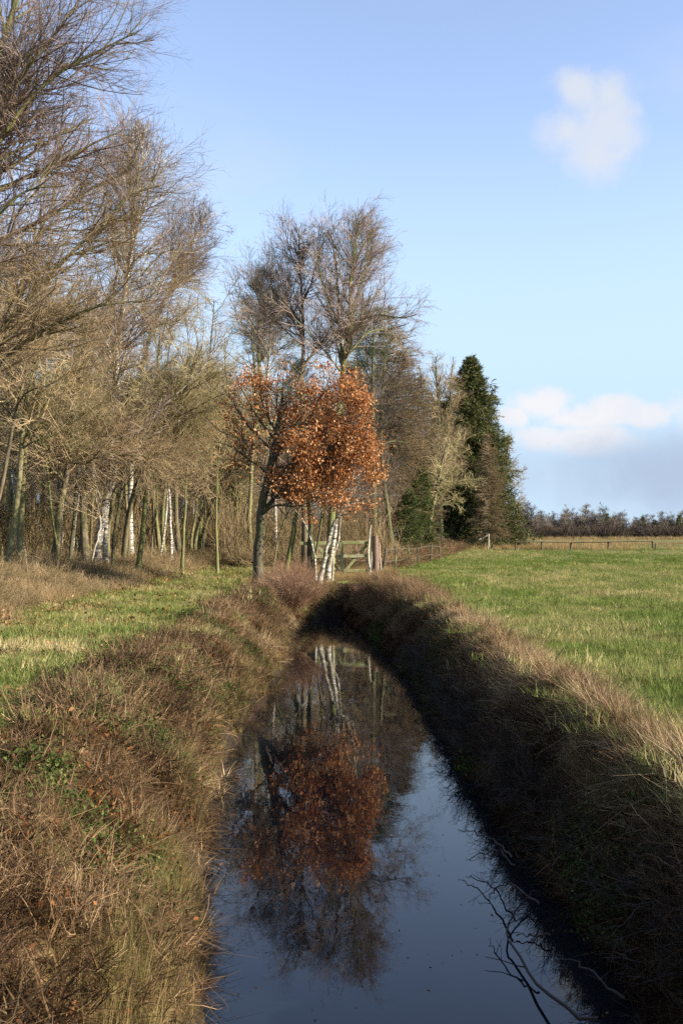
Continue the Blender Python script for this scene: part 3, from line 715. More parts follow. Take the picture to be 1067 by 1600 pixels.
# ------------------------------------------------------------------ trees
def twig_levels(kind):
    if kind == 'birch':
        return [dict(dens=5.0, length=1.15, ang=38, seg=4, up=.05, noise=.14, rmul=.55, t0=.08, rmin=.009),
                dict(dens=6.5, length=.62, ang=36, seg=3, up=-.03, noise=.18, rmul=.6, rmin=.006),
                dict(dens=7.0, length=.36, ang=32, seg=2, up=-.05, noise=.18, rmul=.6, rmin=.0042)]
    if kind == 'oak':
        return [dict(dens=4.0, length=1.2, ang=48, seg=4, up=.03, noise=.24, rmul=.5, t0=.1, rmin=.010),
                dict(dens=5.5, length=.6, ang=46, seg=3, up=.03, noise=.28, rmul=.6, rmin=.007),
                dict(dens=6.0, length=.32, ang=42, seg=2, up=.02, noise=.25, rmul=.6, rmin=.005)]
    if kind == 'mossy':   # lower, wide, dense level twigs
        return [dict(dens=4.6, length=1.35, ang=40, seg=4, up=.02, noise=.18, rmul=.5, t0=.08, rmin=.010, bias=(.25, -.05, 0)),
                dict(dens=6.0, length=.75, ang=38, seg=3, up=.0, noise=.22, rmul=.6, rmin=.007, bias=(.15, 0, 0)),
                dict(dens=6.0, length=.40, ang=36, seg=2, up=0, noise=.22, rmul=.6, rmin=.005)]

def limbs_of(P, R, rng, kind, H, n, t0, bias):
    if kind == 'birch':
        return spawn(P, R, rng, n / H / (1 - t0), H * .19, 36, 7, t0, .98, .05, .11, bias=bias, rmul=.5, taper=.85, rmin=.02, rtip=.25, vary=.3)
    if kind == 'oak':
        return spawn(P, R, rng, n / H / (1 - t0), H * .28, 52, 7, t0, .98, .05, .18, bias=bias, rmul=.55, taper=.6, rmin=.025, rtip=.25)
    return spawn(P, R, rng, n / H / (1 - t0), H * .36, 55, 8, t0, .97, .04, .13, bias=bias, rmul=.5, taper=.55, rmin=.022, rtip=.22)

def assemble(base, stems, limbs, rng, kind, barkm, twigm, caps=(400, 2600, 7000), keep_lv=3, sides=8, rs=1.0):
    """stems / limbs: (P,R) arrays in world coordinates; returns trunk mesh, crown mesh relative to base"""
    P0, R0 = stems; b = np.asarray(base)
    trunk = [(*tubes(P0 - b, R0, sides), 0)]
    src = []
    if limbs is not None:
        trunk.append((*tubes(limbs[0] - b, limbs[1], 5), 0)); src.append(limbs)
    crown = []; lv = twig_levels(kind)
    for d_ in lv: d_['rmin'] *= rs
    tips = None
    # twigs grow from the limbs and from the top of the stems
    A = [limbs] if limbs is not None else []
    k = P0.shape[1] // 2
    topP, topR = P0[:, k:], R0[:, k:]
    A.append((topP, topR))
    cur = []
    for (p, r) in A:
        cur.append(spawn(p, r, rng, **lv[0]))
    p = np.concatenate([c[0] for c in cur]); r = np.concatenate([c[1] for c in cur])
    if len(p) > caps[0]: s = rng.choice(len(p), caps[0], False); p, r = p[s], r[s]
    crown.append((*tubes(p - b, r, 3), 0)); last = (p, r); lasts = [last]
    for li in range(1, keep_lv):
        C = spawn(*last, rng, cap=caps[li], **lv[li]); crown.append((*tubes(C[0] - b, C[1], 3), 0)); last = C; lasts.append(C)
    return build_mesh('trunk', trunk, [barkm], True), build_mesh('crown', crown, [twigm]), lasts

def add_roots(P, R, flare=1.55):
    R = R.copy(); R[:, 0] *= flare; 
    if R.shape[1] > 8: R[:, 1] *= 1.0 + (flare - 1) * .35
    return P, R

def paths(defs, D, k=18):
    """defs: list of (list of (px,py[,dD]), r0, r1)"""
    Ps, Rs = [], []
    for pts, r0, r1 in defs:
        w = [W(q[0], q[1], D + (q[2] if len(q) > 2 else 0)) for q in pts]
        Ps.append(resample(w, k)); t = np.linspace(0, 1, k); Rs.append(r0 * (1 - t) ** .8 + r1 * (1 - (1 - t) ** .8) )
    return np.stack(Ps), np.stack(Rs)

def keytree(name, label, D, stems, kind, barkm, twigm, seed, nl=14, t0=.45, limbs=None, bias=None, caps=(400, 2600, 7000), group=None, lv=3, cat='tree', bare_to=0.0, lmul=1.0):
    rng = np.random.default_rng(seed)
    S = paths(stems, D)
    # ground the first stem's foot
    for i in range(len(S[0])):
        if stems[i][0][0][1] > 836: 
            f = S[0][i, 0]; f[2] = height(f[0], f[1]) - .06
    base = S[0][0, 0].copy(); base[2] += .06
    S = (S[0] + np.concatenate([np.zeros((len(S[0]), 1, 3)), rng.normal(size=(len(S[0]), S[0].shape[1] - 1, 3)) * .012], 1), S[1])
    g = add_roots(*S)
    H = np.linalg.norm(np.diff(S[0], axis=1), axis=2).sum(1).max()
    A = []
    if limbs:
        Lm = paths(limbs, D, 18); A.append(Lm)
        l2 = spawn(*Lm, rng, 1.6, 1.7, 34, 17, .25, .95, .04, .05, bias=bias, rmul=.5, rmin=.015, rtip=.25); A.append(l2)
    if nl:
        fn = limbs_of(S[0], S[1], rng, kind, H * lmul, nl, t0, bias)
        # match number of points
        P, R = fn; kk = P.shape[1]; t = np.linspace(0, kk - 1, 18); i = np.minimum(t.astype(int), kk - 2); f = (t - i)
        P = P[:, i] * (1 - f)[None, :, None] + P[:, i + 1] * f[None, :, None]; R = R[:, i] * (1 - f) + R[:, i + 1] * f
        A.append((P, R))
    lm = (np.concatenate([a[0] for a in A]), np.concatenate([a[1] for a in A])) if A else None
    tm, cm, lasts = assemble(base, g, lm, rng, kind, barkm, twigm, caps, lv, 8, float(np.clip(D / 46, .42, 2.0)))
    root = empty(name, base, label, cat, group)
    obj('trunk', tm, root); obj('crown', cm, root)
    return root, lasts, base

# --- rust-leaved oak on the bank
oak_stem = [([(403, 925), (404, 870), (407, 810), (417, 750), (430, 695), (437, 650), (442, 625), (443, 595)], .155, .02)]
oak_limbs = [([(410, 800), (435, 772, .2), (468, 745, .3), (520, 726, .2), (575, 722, -.2)], .065, .012),
             ([(414, 770), (445, 735, -.5), (490, 715, -.8), (545, 690, -.9), (590, 735, -1)], .06, .012),
             ([(424, 725), (455, 680, .5), (490, 655, .6), (522, 628, .9), (542, 605, 1)], .06, .012),
             ([(430, 700), (470, 685, -.4), (520, 665, -.8), (560, 655, -1.2)], .05, .010),
             ([(432, 690), (405, 655, -.2), (385, 620, -.3), (372, 600, -.3)], .045, .010),
             ([(436, 660), (448, 635, .3), (462, 620, .4), (474, 612, .5)], .035, .010),
             ([(428, 705), (400, 680, .4), (370, 640, .9), (355, 615, 1)], .045, .012), ([(420, 740), (395, 722, -.4), (365, 700, -.6), (338, 690, -.6)], .04, .010), ([(434, 680), (418, 650, .3), (408, 620, .3), (412, 600, .3)], .035, .010),
             ([(409, 805), (430, 790, -.6), (470, 790, -1.2), (510, 770, -1.6)], .04, .010)]
root, lasts, b = keytree('oak_tree', 'young oak with rust orange leaves and dark trunk at the left edge of the ditch', 28.6, oak_stem, 'oak', M_OAKBARK, M_TWIGD, 3, nl=6, t0=.45, limbs=oak_limbs, bias=(.1, 0, .0), caps=(300, 1400, 2600))
rg = np.random.default_rng(5)
allP = np.concatenate([l[0][:, -1] for l in lasts] + [l[0][:, -2] for l in lasts[1:]])
# leaves: thick at lower right, thin on the left and near the foot of the crown
px = (allP[:, 0] / allP[:, 1]) * F + 533.5; py = HOR - (allP[:, 2] - EYE) / allP[:, 1] * F
nn = fbm(allP[:, 0] * 2.1 + 40, allP[:, 2] * 2.1, 77, 3)
wob_ = 70 * (fbm(allP[:, 0] * 1.1 + 9, allP[:, 2] * 1.1, 78, 2) - .5)
rl = np.interp(py + wob_, [530, 560, 580, 620, 650, 700, 760, 790, 815], [430, 470, 560, 580, 560, 595, 606, 575, 520]); ll = np.interp(py + wob_, [530, 560, 600, 640, 720, 760, 800], [415, 395, 365, 340, 350, 400, 470])
dens = sstep(.45, .56, nn + .045 + .045 * sstep(430, 500, px) * sstep(630, 700, py)) * (py < 818) * sstep(12, -8, px + wob_ * .5 - rl) * sstep(-8, 12, px + wob_ * .5 - ll) * (.8 + .2 * sstep(425, 470, px + wob_))
sel = allP[rg.random(len(allP)) < dens * .9]
C = np.repeat(sel, 7, axis=0); C = C + rg.normal(size=C.shape) * .10
print('oak leaves', len(C))
lf = build_mesh('oak_leaves', [leafset(C - b, .068, rg, 0, .5, True)], [M_OAKLEAF])
lo = obj('leaves', lf, root); lo['kind'] = 'stuff'; lo['label'] = 'dense rust orange withered leaves'

# --- birches and slim trees round the gate
keytree('birch_tree', 'white birch with forked slanting stems growing before the wooden gate', 33, [
    ([(498, 914), (506, 880), (512, 850), (520, 822), (534, 800), (548, 770), (556, 700), (560, 650)], .075, .014),
    ([(511, 893, .6), (518, 865, .6), (525, 820, .7), (528, 780, .8), (524, 700, 1), (520, 620, 1.2)], .085, .015),
    ([(494, 880, .3), (486, 845, .3), (472, 812, .3), (452, 786, .2), (430, 752, 0), (418, 700, 0)], .03, .010),
    ([(519, 870, .9), (529, 845, .9), (532, 800, .9), (540, 720, 1), (545, 660, 1)], .032, .010)], 'birch', M_BIRCH, M_TWIGP, 11, nl=30, t0=.5, caps=(240, 900, 2000))
keytree('alder_tree', 'dark mossy trunk close behind the white birch at the left end of the gate', 34.2, [
    ([(490, 900), (488, 860), (484, 810), (482, 760), (488, 690), (492, 620)], .11, .02), ([(489, 880, .1), (500, 830, .2), (503, 790, .2), (498, 720, .2)], .05, .015)], 'oak', M_OAKBARK, M_TWIGD, 12, nl=10, t0=.5, caps=(120, 500, 1200))
keytree('sapling', 'thin bare sapling between the oak and the leaning trunk', 29.6, [([(424, 912), (429, 870), (438, 830), (452, 795), (462, 765), (470, 730)], .032, .008)], 'oak', M_BARK, M_TWIG, 13, nl=8, t0=.5, caps=(60, 220, 400))
keytree('alder_tree', 'slim leaning brown trunk between the oak and the gate', 34.4, [([(444, 908), (452, 870), (461, 820), (466, 770), (470, 690), (476, 610)], .115, .02)], 'oak', M_BARK, M_TWIG, 14, nl=12, t0=.5, caps=(200, 900, 2000))
keytree('birch_tree', 'tall birch rising left of the twin-topped one above the rust-leaved oak', 43, [
    ([(478, 890), (476, 800), (472, 700), (471, 610), (474, 530), (471, 460), (468, 400), (466, 355)], .14, .012)], 'birch', M_BARK, M_TWIGP, 15, nl=26, t0=.48,
    limbs=[([(473, 525), (450, 490, .5), (428, 455, .9), (410, 425, 1.2)], .045, .01), ([(471, 480), (487, 440, -.4), (497, 400, -.6), (500, 365, -.6)], .04, .01),
           ([(472, 540), (440, 510, -.6), (405, 470, -1.0), (392, 430, -1.2)], .04, .01), ([(470, 440), (457, 405), (449, 375), (443, 355)], .03, .008)], bias=(0, 0, .12), caps=(420, 2600, 6500))
keytree('birch_tree', 'tall dark-limbed birch with twin tops, tallest above the gate', 42, [
    ([(516, 880), (520, 760), (528, 650), (537, 575), (545, 510), (547, 440), (554, 385), (561, 345)], .15, .012),
    ([(537, 570, 0), (530, 505, .4), (528, 450, .6), (524, 405, .7), (517, 365, .7)], .08, .012)], 'birch', M_BARK, M_TWIGP, 16, nl=34, t0=.4,
    limbs=[([(541, 548), (560, 508, -.4), (590, 492, -.8), (625, 497, -1.2), (655, 490, -1.5)], .065, .01), ([(545, 500), (562, 450, .6), (576, 410, 1), (588, 380, 1.1)], .04, .01),
           ([(540, 560), (575, 520, .8), (610, 520, 1.4), (640, 560, 1.8)], .04, .01), ([(548, 420), (566, 385), (582, 365)], .03, .008), ([(529, 510), (512, 465), (500, 430), (494, 395)], .035, .009)], bias=(0, 0, .12), caps=(520, 3200, 8000))
keytree('oak_tree', 'bare spreading tree behind the gate whose dark limbs reach right', 60, [
    ([(612, 862), (606, 800), (598, 740), (594, 670), (598, 600), (602, 560)], .17, .02)], 'oak', M_OAKBARK, M_TWIGD, 17, nl=16, t0=.3,
    limbs=[([(572, 712), (600, 665, -.4), (622, 640, -.8), (650, 600, -1)], .06, .012), ([(566, 760), (600, 745), (640, 720)], .05, .01)], caps=(300, 1600, 3800))

# --- key trees along the left wood, near to far
keytree('birch_tree', 'large birch at the left frame edge with long limbs sweeping up to the right', 20, [
    ([(-75, 975), (-70, 800), (-72, 600), (-66, 420), (-46, 280), (-20, 160), (20, 20), (50, -80)], .17, .03)], 'birch', M_BARK, M_TWIGP, 21, nl=14, t0=.55,
    limbs=[([(-66, 420), (-20, 260), (30, 175, -.2), (85, 120, -.3), (150, 82, -.4), (218, 48, -.4)], .06, .010),
           ([(-70, 500), (-25, 325), (30, 283, .3), (90, 255, .4), (150, 222, .5), (190, 205, .5)], .055, .010),
           ([(-60, 380), (-10, 210), (40, 110, -.5), (90, 50, -.6), (130, -10, -.6)], .05, .010),
           ([(-56, 330), (0, 195, .6), (60, 140, .8), (110, 100, .9), (170, 110, 1)], .04, .009),
           ([(-40, 260), (0, 120, .6), (30, 60, .8), (60, -10, .9)], .04, .009),
           ([(-68, 460), (-10, 350, -.8), (40, 300, -1), (100, 290, -1.1)], .04, .009)], bias=(.22, 0, .06), caps=(520, 3300, 8000))
keytree('oak_tree', 'mossy tree leaning in from the left edge with two long golden limbs', 24, [
    ([(-40, 950), (-38, 800), (-36, 640), (-45, 500), (-30, 420)], .13, .05)], 'mossy', M_BARKG, M_TWIG, 22, nl=9, t0=.5,
    limbs=[([(-36, 470), (-5, 383), (50, 352), (105, 322, .2), (150, 290, .3), (200, 270, .4)], .075, .012),
           ([(-36, 600), (0, 520), (60, 450), (115, 392), (165, 345), (205, 305), (250, 290)], .075, .012),
           ([(-36, 640), (10, 560, -.5), (80, 510, -.8), (150, 480, -1), (220, 470, -1)], .06, .011)], bias=(.3, 0, .08), caps=(460, 2800, 7000))
keytree('alder_tree', 'green-stained trunk leaning right, leftmost of the standing trunks in view', 31, [([(8, 915), (16, 860), (25, 800), (33, 730), (40, 640), (60, 540), (85, 470)], .125, .03)], 'mossy', M_BARKG, M_TWIGG, 23, nl=17, t0=.5, bias=(.35, -.1, 0), caps=(420, 2500, 6500))
keytree('birch_tree', 'straight green-footed birch just right of the leftmost leaning trunk', 32.5, [([(29, 915), (33, 820), (38, 730), (42, 600), (28, 480), (55, 380), (88, 300), (96, 180)], .115, .02)], 'birch', M_BARKG, M_TWIGP, 24, nl=22, t0=.4, bias=(.15, 0, .05), caps=(360, 2200, 5500))
keytree('alder_tree', 'stout brown trunk bent to the right, second stout trunk left of the double birch', 33, [([(84, 903), (89, 850), (92, 805), (100, 765), (112, 700), (118, 600), (140, 500)], .15, .03)], 'mossy', M_BARK, M_TWIG, 25, nl=17, t0=.5, bias=(.35, -.1, 0), caps=(420, 2500, 6500))
keytree('alder_tree', 'thin dark trunk left of the double white birch', 34, [([(106, 905), (112, 850), (118, 790), (122, 700), (120, 600), (130, 500)], .075, .015)], 'mossy', M_OAKBARK, M_TWIG, 26, nl=11, t0=.5, bias=(.3, 0, 0), caps=(220, 1300, 3000))
keytree('birch_tree', 'bright white double-stemmed birch at the edge of the wood', 35, [
    ([(150, 914), (153, 870), (158, 820), (170, 760), (176, 690), (182, 570), (198, 440), (207, 380), (206, 310), (203, 245), (200, 190)], .15, .012),
    ([(166, 895, .3), (165, 850, .3), (168, 790, .3), (180, 735, .3), (186, 640, .3), (180, 540, .2)], .12, .02),
    ([(207, 385, 0), (220, 335, .2), (238, 280, .3), (252, 225, .3)], .05, .010),
    ([(206, 372, 0), (213, 300, -.3), (221, 250, -.4), (226, 200, -.4)], .045, .010),
    ([(200, 430, 0), (197, 350, .4), (186, 280, .6), (178, 220, .7)], .045, .010)], 'birch', M_BIRCH, M_TWIGP, 27, nl=60, t0=.35, bias=(.1, 0, .1), caps=(720, 4800, 12000))
keytree('sapling', 'crooked thin pale stem leaning against the white birch', 33.8, [([(134, 930), (141, 890), (152, 845), (158, 815), (152, 785), (150, 755)], .035, .012)], 'birch', M_PALE, M_TWIG, 28, nl=5, t0=.5, caps=(40, 200, 400))
keytree('alder_tree', 'thin dark trunk just right of the double white birch', 34.6, [([(173, 917), (177, 870), (183, 810), (190, 760), (192, 680), (205, 590)], .075, .015)], 'mossy', M_OAKBARK, M_TWIG, 29, nl=10, t0=.5, bias=(.3, 0, 0), caps=(220, 1300, 3000))
keytree('alder_tree', 'single bowed brown trunk standing by the bend of the track', 36, [([(213, 907), (219, 870), (223, 830), (227, 785), (232, 750), (232, 680), (245, 590), (250, 520)], .115, .02)], 'mossy', M_BARK, M_TWIG, 30, nl=15, t0=.5, bias=(.25, 0, 0), caps=(320, 2000, 5000))
keytree('birch_tree', 'slender birch with a slanting top reaching right above the wood', 44, [
    ([(205, 890), (204, 780), (210, 650), (236, 520), (266, 455), (292, 400), (312, 360), (324, 330)], .13, .012)], 'birch', M_BIRCH, M_TWIGP, 31, nl=20, t0=.42, bias=(.12, 0, .05), caps=(420, 2600, 6500))
keytree('birch_tree', 'thin straight white birch right of the bowed trunk', 46, [([(268, 888), (267, 830), (264, 760), (256, 690), (262, 560), (280, 450)], .075, .014)], 'birch', M_BIRCH, M_TWIGP, 32, nl=18, t0=.4, caps=(320, 2000, 5000))
keytree('birch_tree', 'pair of white birch stems slanting right where the track narrows', 58, [
    ([(284, 872), (288, 820), (294, 760), (301, 690), (312, 600), (320, 500)], .10, .016), ([(274, 875, .5), (280, 820, .5), (290, 745, .5), (297, 690, .5), (300, 600, .5)], .07, .014)], 'birch', M_BIRCH, M_TWIGP, 33, nl=26, t0=.4, caps=(360, 2200, 5500))
keytree('alder_tree', 'straight brown pole-like trunk farther along the track side', 60, [([(311, 870), (315, 800), (318, 730), (320, 640), (330, 540), (335, 470)], .12, .02)], 'oak', M_BARK, M_TWIG, 34, nl=22, t0=.35, caps=(400, 2400, 6000))
keytree('oak_tree', 'mossy branching tree on the track side with pale green limbs', 66, [([(372, 868), (370, 820), (366, 760), (360, 700), (356, 620), (350, 540)], .20, .02)], 'oak', M_BARKG, M_TWIGG, 35, nl=22, t0=.2,
    limbs=[([(368, 790), (350, 765), (330, 755), (310, 765)], .05, .012), ([(368, 800), (385, 770), (400, 740), (412, 720)], .06, .012)], caps=(400, 2400, 6000))
keytree('birch_tree', 'thin white-stemmed birch in front of the dark pine top', 52, [([(432, 885), (430, 780), (426, 690), (418, 600), (422, 545), (424, 480), (423, 430), (420, 380)], .085, .012)], 'birch', M_BIRCH, M_TWIGP, 36, nl=20, t0=.45, bias=(0, 0, .15), caps=(260, 1500, 3600))
keytree('oak_tree', 'bare tree arching along the track behind the young oak', 52, [([(392, 880), (390, 800), (395, 700), (400, 620), (395, 540), (392, 500)], .13, .02)], 'oak', M_BARKG, M_TWIGG, 37, nl=20, t0=.25, caps=(380, 2200, 5500))
# young beeches / oaks that kept some withered leaves, over the track
for (lbl, D, st, seed, n) in (('slim tree with sparse withered leaves hanging over the far track', 38, [([(285, 895), (288, 820), (292, 740), (300, 680), (318, 640)], .06, .012)], 41, 330),
                       ('small tree holding pale orange leaves left of the young oak', 40, [([(340, 890), (338, 820), (340, 740), (345, 670), (352, 620)], .06, .012)], 42, 520)):
    rt, ls, b = keytree('beech_tree', lbl, D, st, 'oak', M_BARK, M_TWIG, seed, nl=18, t0=.35, caps=(180, 800, 1500))
    tp = ls[1][0][:, -1]; tp = tp[rg.random(len(tp)) < np.clip(sstep(.45, .6, fbm(tp[:, 0] * 1.2, tp[:, 2] * 1.2, seed)), 0, 1)][:n]
    C = np.repeat(tp, 2, 0) + rg.normal(size=(len(tp) * 2, 3)) * .09
    lo = obj('leaves', build_mesh('withered_leaves', [leafset(C - b, .10, rg, 0, .5)], [M_BEECH]), rt); lo['kind'] = 'stuff'

# --- filler trees: a few shapes, copied through the depth of the wood
def proto_tree(seed, H, kind, barkm, twigm, nl, t0, r0, bias=None, caps=(320, 2000, 5000)):
    rng = np.random.default_rng(seed)
    pts = [np.array([0, 0, -.1])]; d = np.array([0, 0, 1.])
    for j in range(6):
        d = d + rng.normal(size=3) * np.array([.10, .10, 0]); d /= np.linalg.norm(d); pts.append(pts[-1] + d * H / 6)
    P = resample(pts, 18)[None]; t = np.linspace(0, 1, 18); R = (r0 * (1 - t) ** .8 + .012)[None]
    P_, R_ = add_roots(P, R); lm = limbs_of(P, R, rng, kind, H, nl, t0, bias)
    tm, cm, _ = assemble(np.zeros(3), (P_, R_), lm, rng, kind, barkm, twigm, caps)
    return tm, cm
PT = [proto_tree(51, 15, 'birch', M_BIRCH, M_TWIGP, 34, .35, .13, (0, 0, .1)), proto_tree(52, 13, 'birch', M_BARK, M_TWIGP, 30, .4, .12, (0, 0, .1)),
      proto_tree(53, 12, 'oak', M_BARKG, M_TWIG, 22, .42, .16), proto_tree(54, 13, 'oak', M_BARK, M_TWIG, 24, .42, .17),
      proto_tree(55, 9.5, 'mossy', M_BARKG, M_TWIGG, 18, .5, .11, (.3, -.1, 0)), proto_tree(56, 10.5, 'mossy', M_BARK, M_TWIG, 18, .5, .12, (.3, -.1, 0)),
      proto_tree(57, 8.5, 'mossy', M_BARKG, M_TWIG, 16, .5, .09, (.35, -.1, 0)),
      proto_tree(58, 7.5, 'oak', M_BARK, M_TWIG, 12, .5, .05, None, (120, 600, 1400)), proto_tree(59, 8.5, 'birch', M_BIRCH, M_TWIGP, 14, .55, .045, None, (120, 600, 1400))]
NAMES = ['birch_tree', 'birch_tree', 'oak_tree', 'oak_tree', 'alder_tree', 'alder_tree', 'alder_tree', 'pole_tree', 'birch_tree']
LAB = {7: 'thin brown pole-like tree in the screen of stems along the front of the wood', 8: 'thin white birch pole in the screen of stems along the front of the wood', 0: 'white-stemmed bare birch standing among the crowded trees inside the wood', 1: 'brown bare birch standing among the crowded trees inside the wood',
       2: 'mossy bare oak standing among the crowded trees inside the wood', 3: 'brown bare oak standing among the crowded trees inside the wood',
       4: 'mossy alder with level twigs crowded at the front of the wood', 5: 'brown alder with level twigs crowded at the front of the wood', 6: 'small mossy alder with level twigs crowded at the front of the wood'}
GRP = {7: 'thin brown poles of the wood front', 8: 'thin birch poles of the wood front', 0: 'white birches inside the wood', 1: 'brown birches inside the wood', 2: 'mossy oaks inside the wood', 3: 'brown oaks inside the wood', 4: 'low mossy alders of the wood edge', 5: 'low brown alders of the wood edge', 6: 'small alders of the wood edge'}
def place(i, x, y, s, rz, label=None, group=None, name=None, lean=(0, 0)):
    o = empty(name or NAMES[i], (x, y, float(height(x, y))), label or LAB[i], 'tree', group or GRP[i], rz)
    o.rotation_euler = (lean[0], lean[1], rz); o.scale = (s, s, s)
    obj('trunk', PT[i][0], o); obj('crown', PT[i][1], o); return o
rg = np.random.default_rng(99)
taken = []
def free(x, y, d):
    for a, b_ in taken:
        if (a - x) ** 2 + (b_ - y) ** 2 < d * d: return False
    taken.append((x, y)); return True
# front row, reaching over the brush
cnt = 0
for _ in range(4000):
    y = 19 + rg.random() ** 1.2 * 75; x = -7.9 - rg.random() * 2.6
    if x < -533.5 / F * y - 2.2: continue
    if not free(x, y, 1.7): continue
    i = int(rg.choice([4, 5, 6, 4, 5])); place(i, x, y, .8 + .4 * rg.random(), rg.normal() * .35); cnt += 1
    if cnt >= 18: break
cnt = 0
for _ in range(6000):
    y = 26 + rg.random() * 70; x = -8.0 - rg.random() * 7
    if x < -533.5 / F * y - 1.0: continue
    if not free(x, y, .75): continue
    i = int(rg.choice([7, 7, 8])); place(i, x, y, .8 + .45 * rg.random(), rg.random() * 6.28, lean=(rg.normal() * .05, rg.normal() * .06)); cnt += 1
    if cnt >= 85: break
cnt = 0
for _ in range(9000):
    y = 24 + rg.random() * 130; x = -9.5 - rg.random() * (9 + y * .22)
    if x < -533.5 / F * y - 2.5: continue
    if not free(x, y, 2.0): continue
    i = int(rg.choice([0, 1, 2, 3, 1, 3, 5])); place(i, x, y, (.75 + .35 * rg.random()) * (1.0 if y < 60 else 1.08), rg.random() * 6.28); cnt += 1
    if cnt >= 105: break
# trees closing the vista between the track and the spruce
for k, (x, y, i, s) in enumerate([(-5.5, 72, 3, 1.0), (-4.2, 84, 0, .95), (-6.2, 95, 2, 1.1), (-2.6, 66, 4, 1.1), (-1.5, 78, 3, .95), (.2, 62, 5, 1.0), (1.6, 70, 2, .9), (-3.4, 58, 5, .95), (0, 90, 1, 1.1),
                            (3.4, 95, 3, 1.1), (-7, 112, 1, 1.1), (-1, 112, 3, 1.2), (6.4, 80, 5, .9), (7.8, 93, 5, 1.0), (4, 118, 2, 1.2), (-4.5, 62, 1, .8), (2.4, 84, 6, 1.4), (-.8, 56, 6, 1.0)]):
    o = place(i, x, y, s, rg.random() * 6.28)
    o['label'] = LAB[i].split(' standing')[0].split(' crowded')[0] + ' in the clump straight beyond the gate'; o['group'] = GRP[i] + ' beyond the gate'

# ------------------------------------------------------------------ conifers
def needles(C, D, L_, w, rng, m=0, per=3):
    """flat sprays: per narrow blades at each point C along direction D"""
    C = np.repeat(C, per, 0); D = np.repeat(D, per, 0); n = len(C)
    d = D + rng.normal(size=(n, 3)) * .55; d /= np.linalg.norm(d, axis=1, keepdims=True)
    s = np.cross(d, rng.normal(size=(n, 3))); s /= np.linalg.norm(s, axis=1, keepdims=True); l = (L_ * (.6 + .8 * rng.random(n)))[:, None]
    V = np.stack([C - s * w, C + d * l * .6 + s * w, C + d * l], 1)
    V = np.stack([C - s * w * .6, C + s * w * .6, C + d * l * .7 + s * w * .7, C + d * l], 1).reshape(-1, 3)
    i = np.arange(n)[:, None] * 4
    return (V, i + [[0, 1, 2, 3]], m)
def conifer(seed, H, Rb, r0, nb, barkm, needlem, skirt=.08, droop=-.05, nl=.30, nw=.035, power=.85, dens=9, bare=False, twm=None, per=3, tp=1.25):
    rng = np.random.default_rng(seed)
    hh = H * (.95 if bare else 1); P = resample([(0, 0, -.1), (.1, 0, hh * .35), (-.05, .1, hh * .7), (0, 0, hh)], 18)[None]; t = np.linspace(0, 1, 18); R = (r0 * (1 - t) ** .9 + .015)[None]
    n = nb; tt = skirt + (1 - skirt) * (rng.random(n) ** tp); z = tt * H
    a = rng.random(n) * 6.283; L_ = Rb * (1 - (tt - skirt) / (1 - skirt)) ** power * (.75 + .4 * rng.random(n)) + .35
    # lobed outline
    L_ *= .82 + .3 * np.sin(a * 2 + z * .9 + seed) * .5 + .12 * np.sin(a * 5 + z * 2.1)
    d = np.stack([np.cos(a), np.sin(a), .25 - .55 * (1 - tt) + rng.normal(size=n) * .08], -1); d /= np.linalg.norm(d, axis=1, keepdims=True)
    k = 7; B = np.zeros((n, k, 3)); B[:, 0] = np.stack([0 * a, 0 * a, z], -1)
    for j in range(k - 1):
        B[:, j + 1] = B[:, j] + d * (L_ / (k - 1))[:, None]; d = d + np.array([0, 0, .07 if j > 2 else droop]) + rng.normal(size=(n, 3)) * .05; d /= np.linalg.norm(d, axis=1, keepdims=True)
    BR = (.012 * L_ + .012)[:, None] * np.linspace(1, .3, k)[None]
    tr = [(*tubes(P, R, 8), 0)]
    C, CR = spawn(B, BR, rng, dens, .22 * Rb, 48, 3, .12, 1, -.06, .12, rmul=.5, rmin=.008, flat=.35, taper=.55)
    parts = [(*tubes(B, BR, 3), 0), (*tubes(C, CR, 3), 0)]
    if bare:
        E, ER = spawn(C, CR, rng, 7, .09 * Rb, 40, 2, .1, 1, -.03, .15, rmul=.6, rmin=.006, cap=30000)
        parts.append((*tubes(E, ER, 3), 0)); fol = None
    else:
        cc = C[:, 1:].reshape(-1, 3); dd = (C[:, 1:] - C[:, :-1]).reshape(-1, 3); dd /= np.linalg.norm(dd, axis=1, keepdims=True)
        cc2 = B[:, 2:].reshape(-1, 3); dd2 = (B[:, 2:] - B[:, 1:-1]).reshape(-1, 3); dd2 /= np.linalg.norm(dd2, axis=1, keepdims=True)
        fol = build_mesh('needles', [needles(np.concatenate([cc, cc2]), np.concatenate([dd, dd2]) - np.array([0, 0, .25]), nl, nw, rng, 0, per)], [needlem])
    return build_mesh('trunk', tr, [barkm], True), build_mesh('boughs', parts, [twm or barkm]), fol
def put_conifer(name, label, x, y, parts, s=1, rz=0, cat='tree', group=None, sz=None):
    o = empty(name, (x, y, float(height(x, y))), label, cat, group, rz); o.scale = (s, s, sz or s)
    obj('trunk', parts[0], o)
    if parts[2] is None: obj('crown', parts[1], o)
    else: obj('bough', parts[1], o); f = obj('needles', parts[2], o); f['kind'] = 'stuff'
    return o
spr = conifer(61, 22.5, 7.2, .35, 950, M_OAKBARK, M_SPRUCE, .07, -.05, .42, .05, .68, 4.0, per=4)
put_conifer('spruce_tree', 'tall dark spruce at the right end of the wood beside the open meadow', 15.3, 118, spr)
fir = conifer(62, 10.5, 3.0, .16, 260, M_OAKBARK, M_FIR, .05, -.04, .26, .035, .7, 5, per=4)
put_conifer('spruce_tree', 'small bright green spruce left of the pale leaning trunk', 5.6, 71, fir, .62)
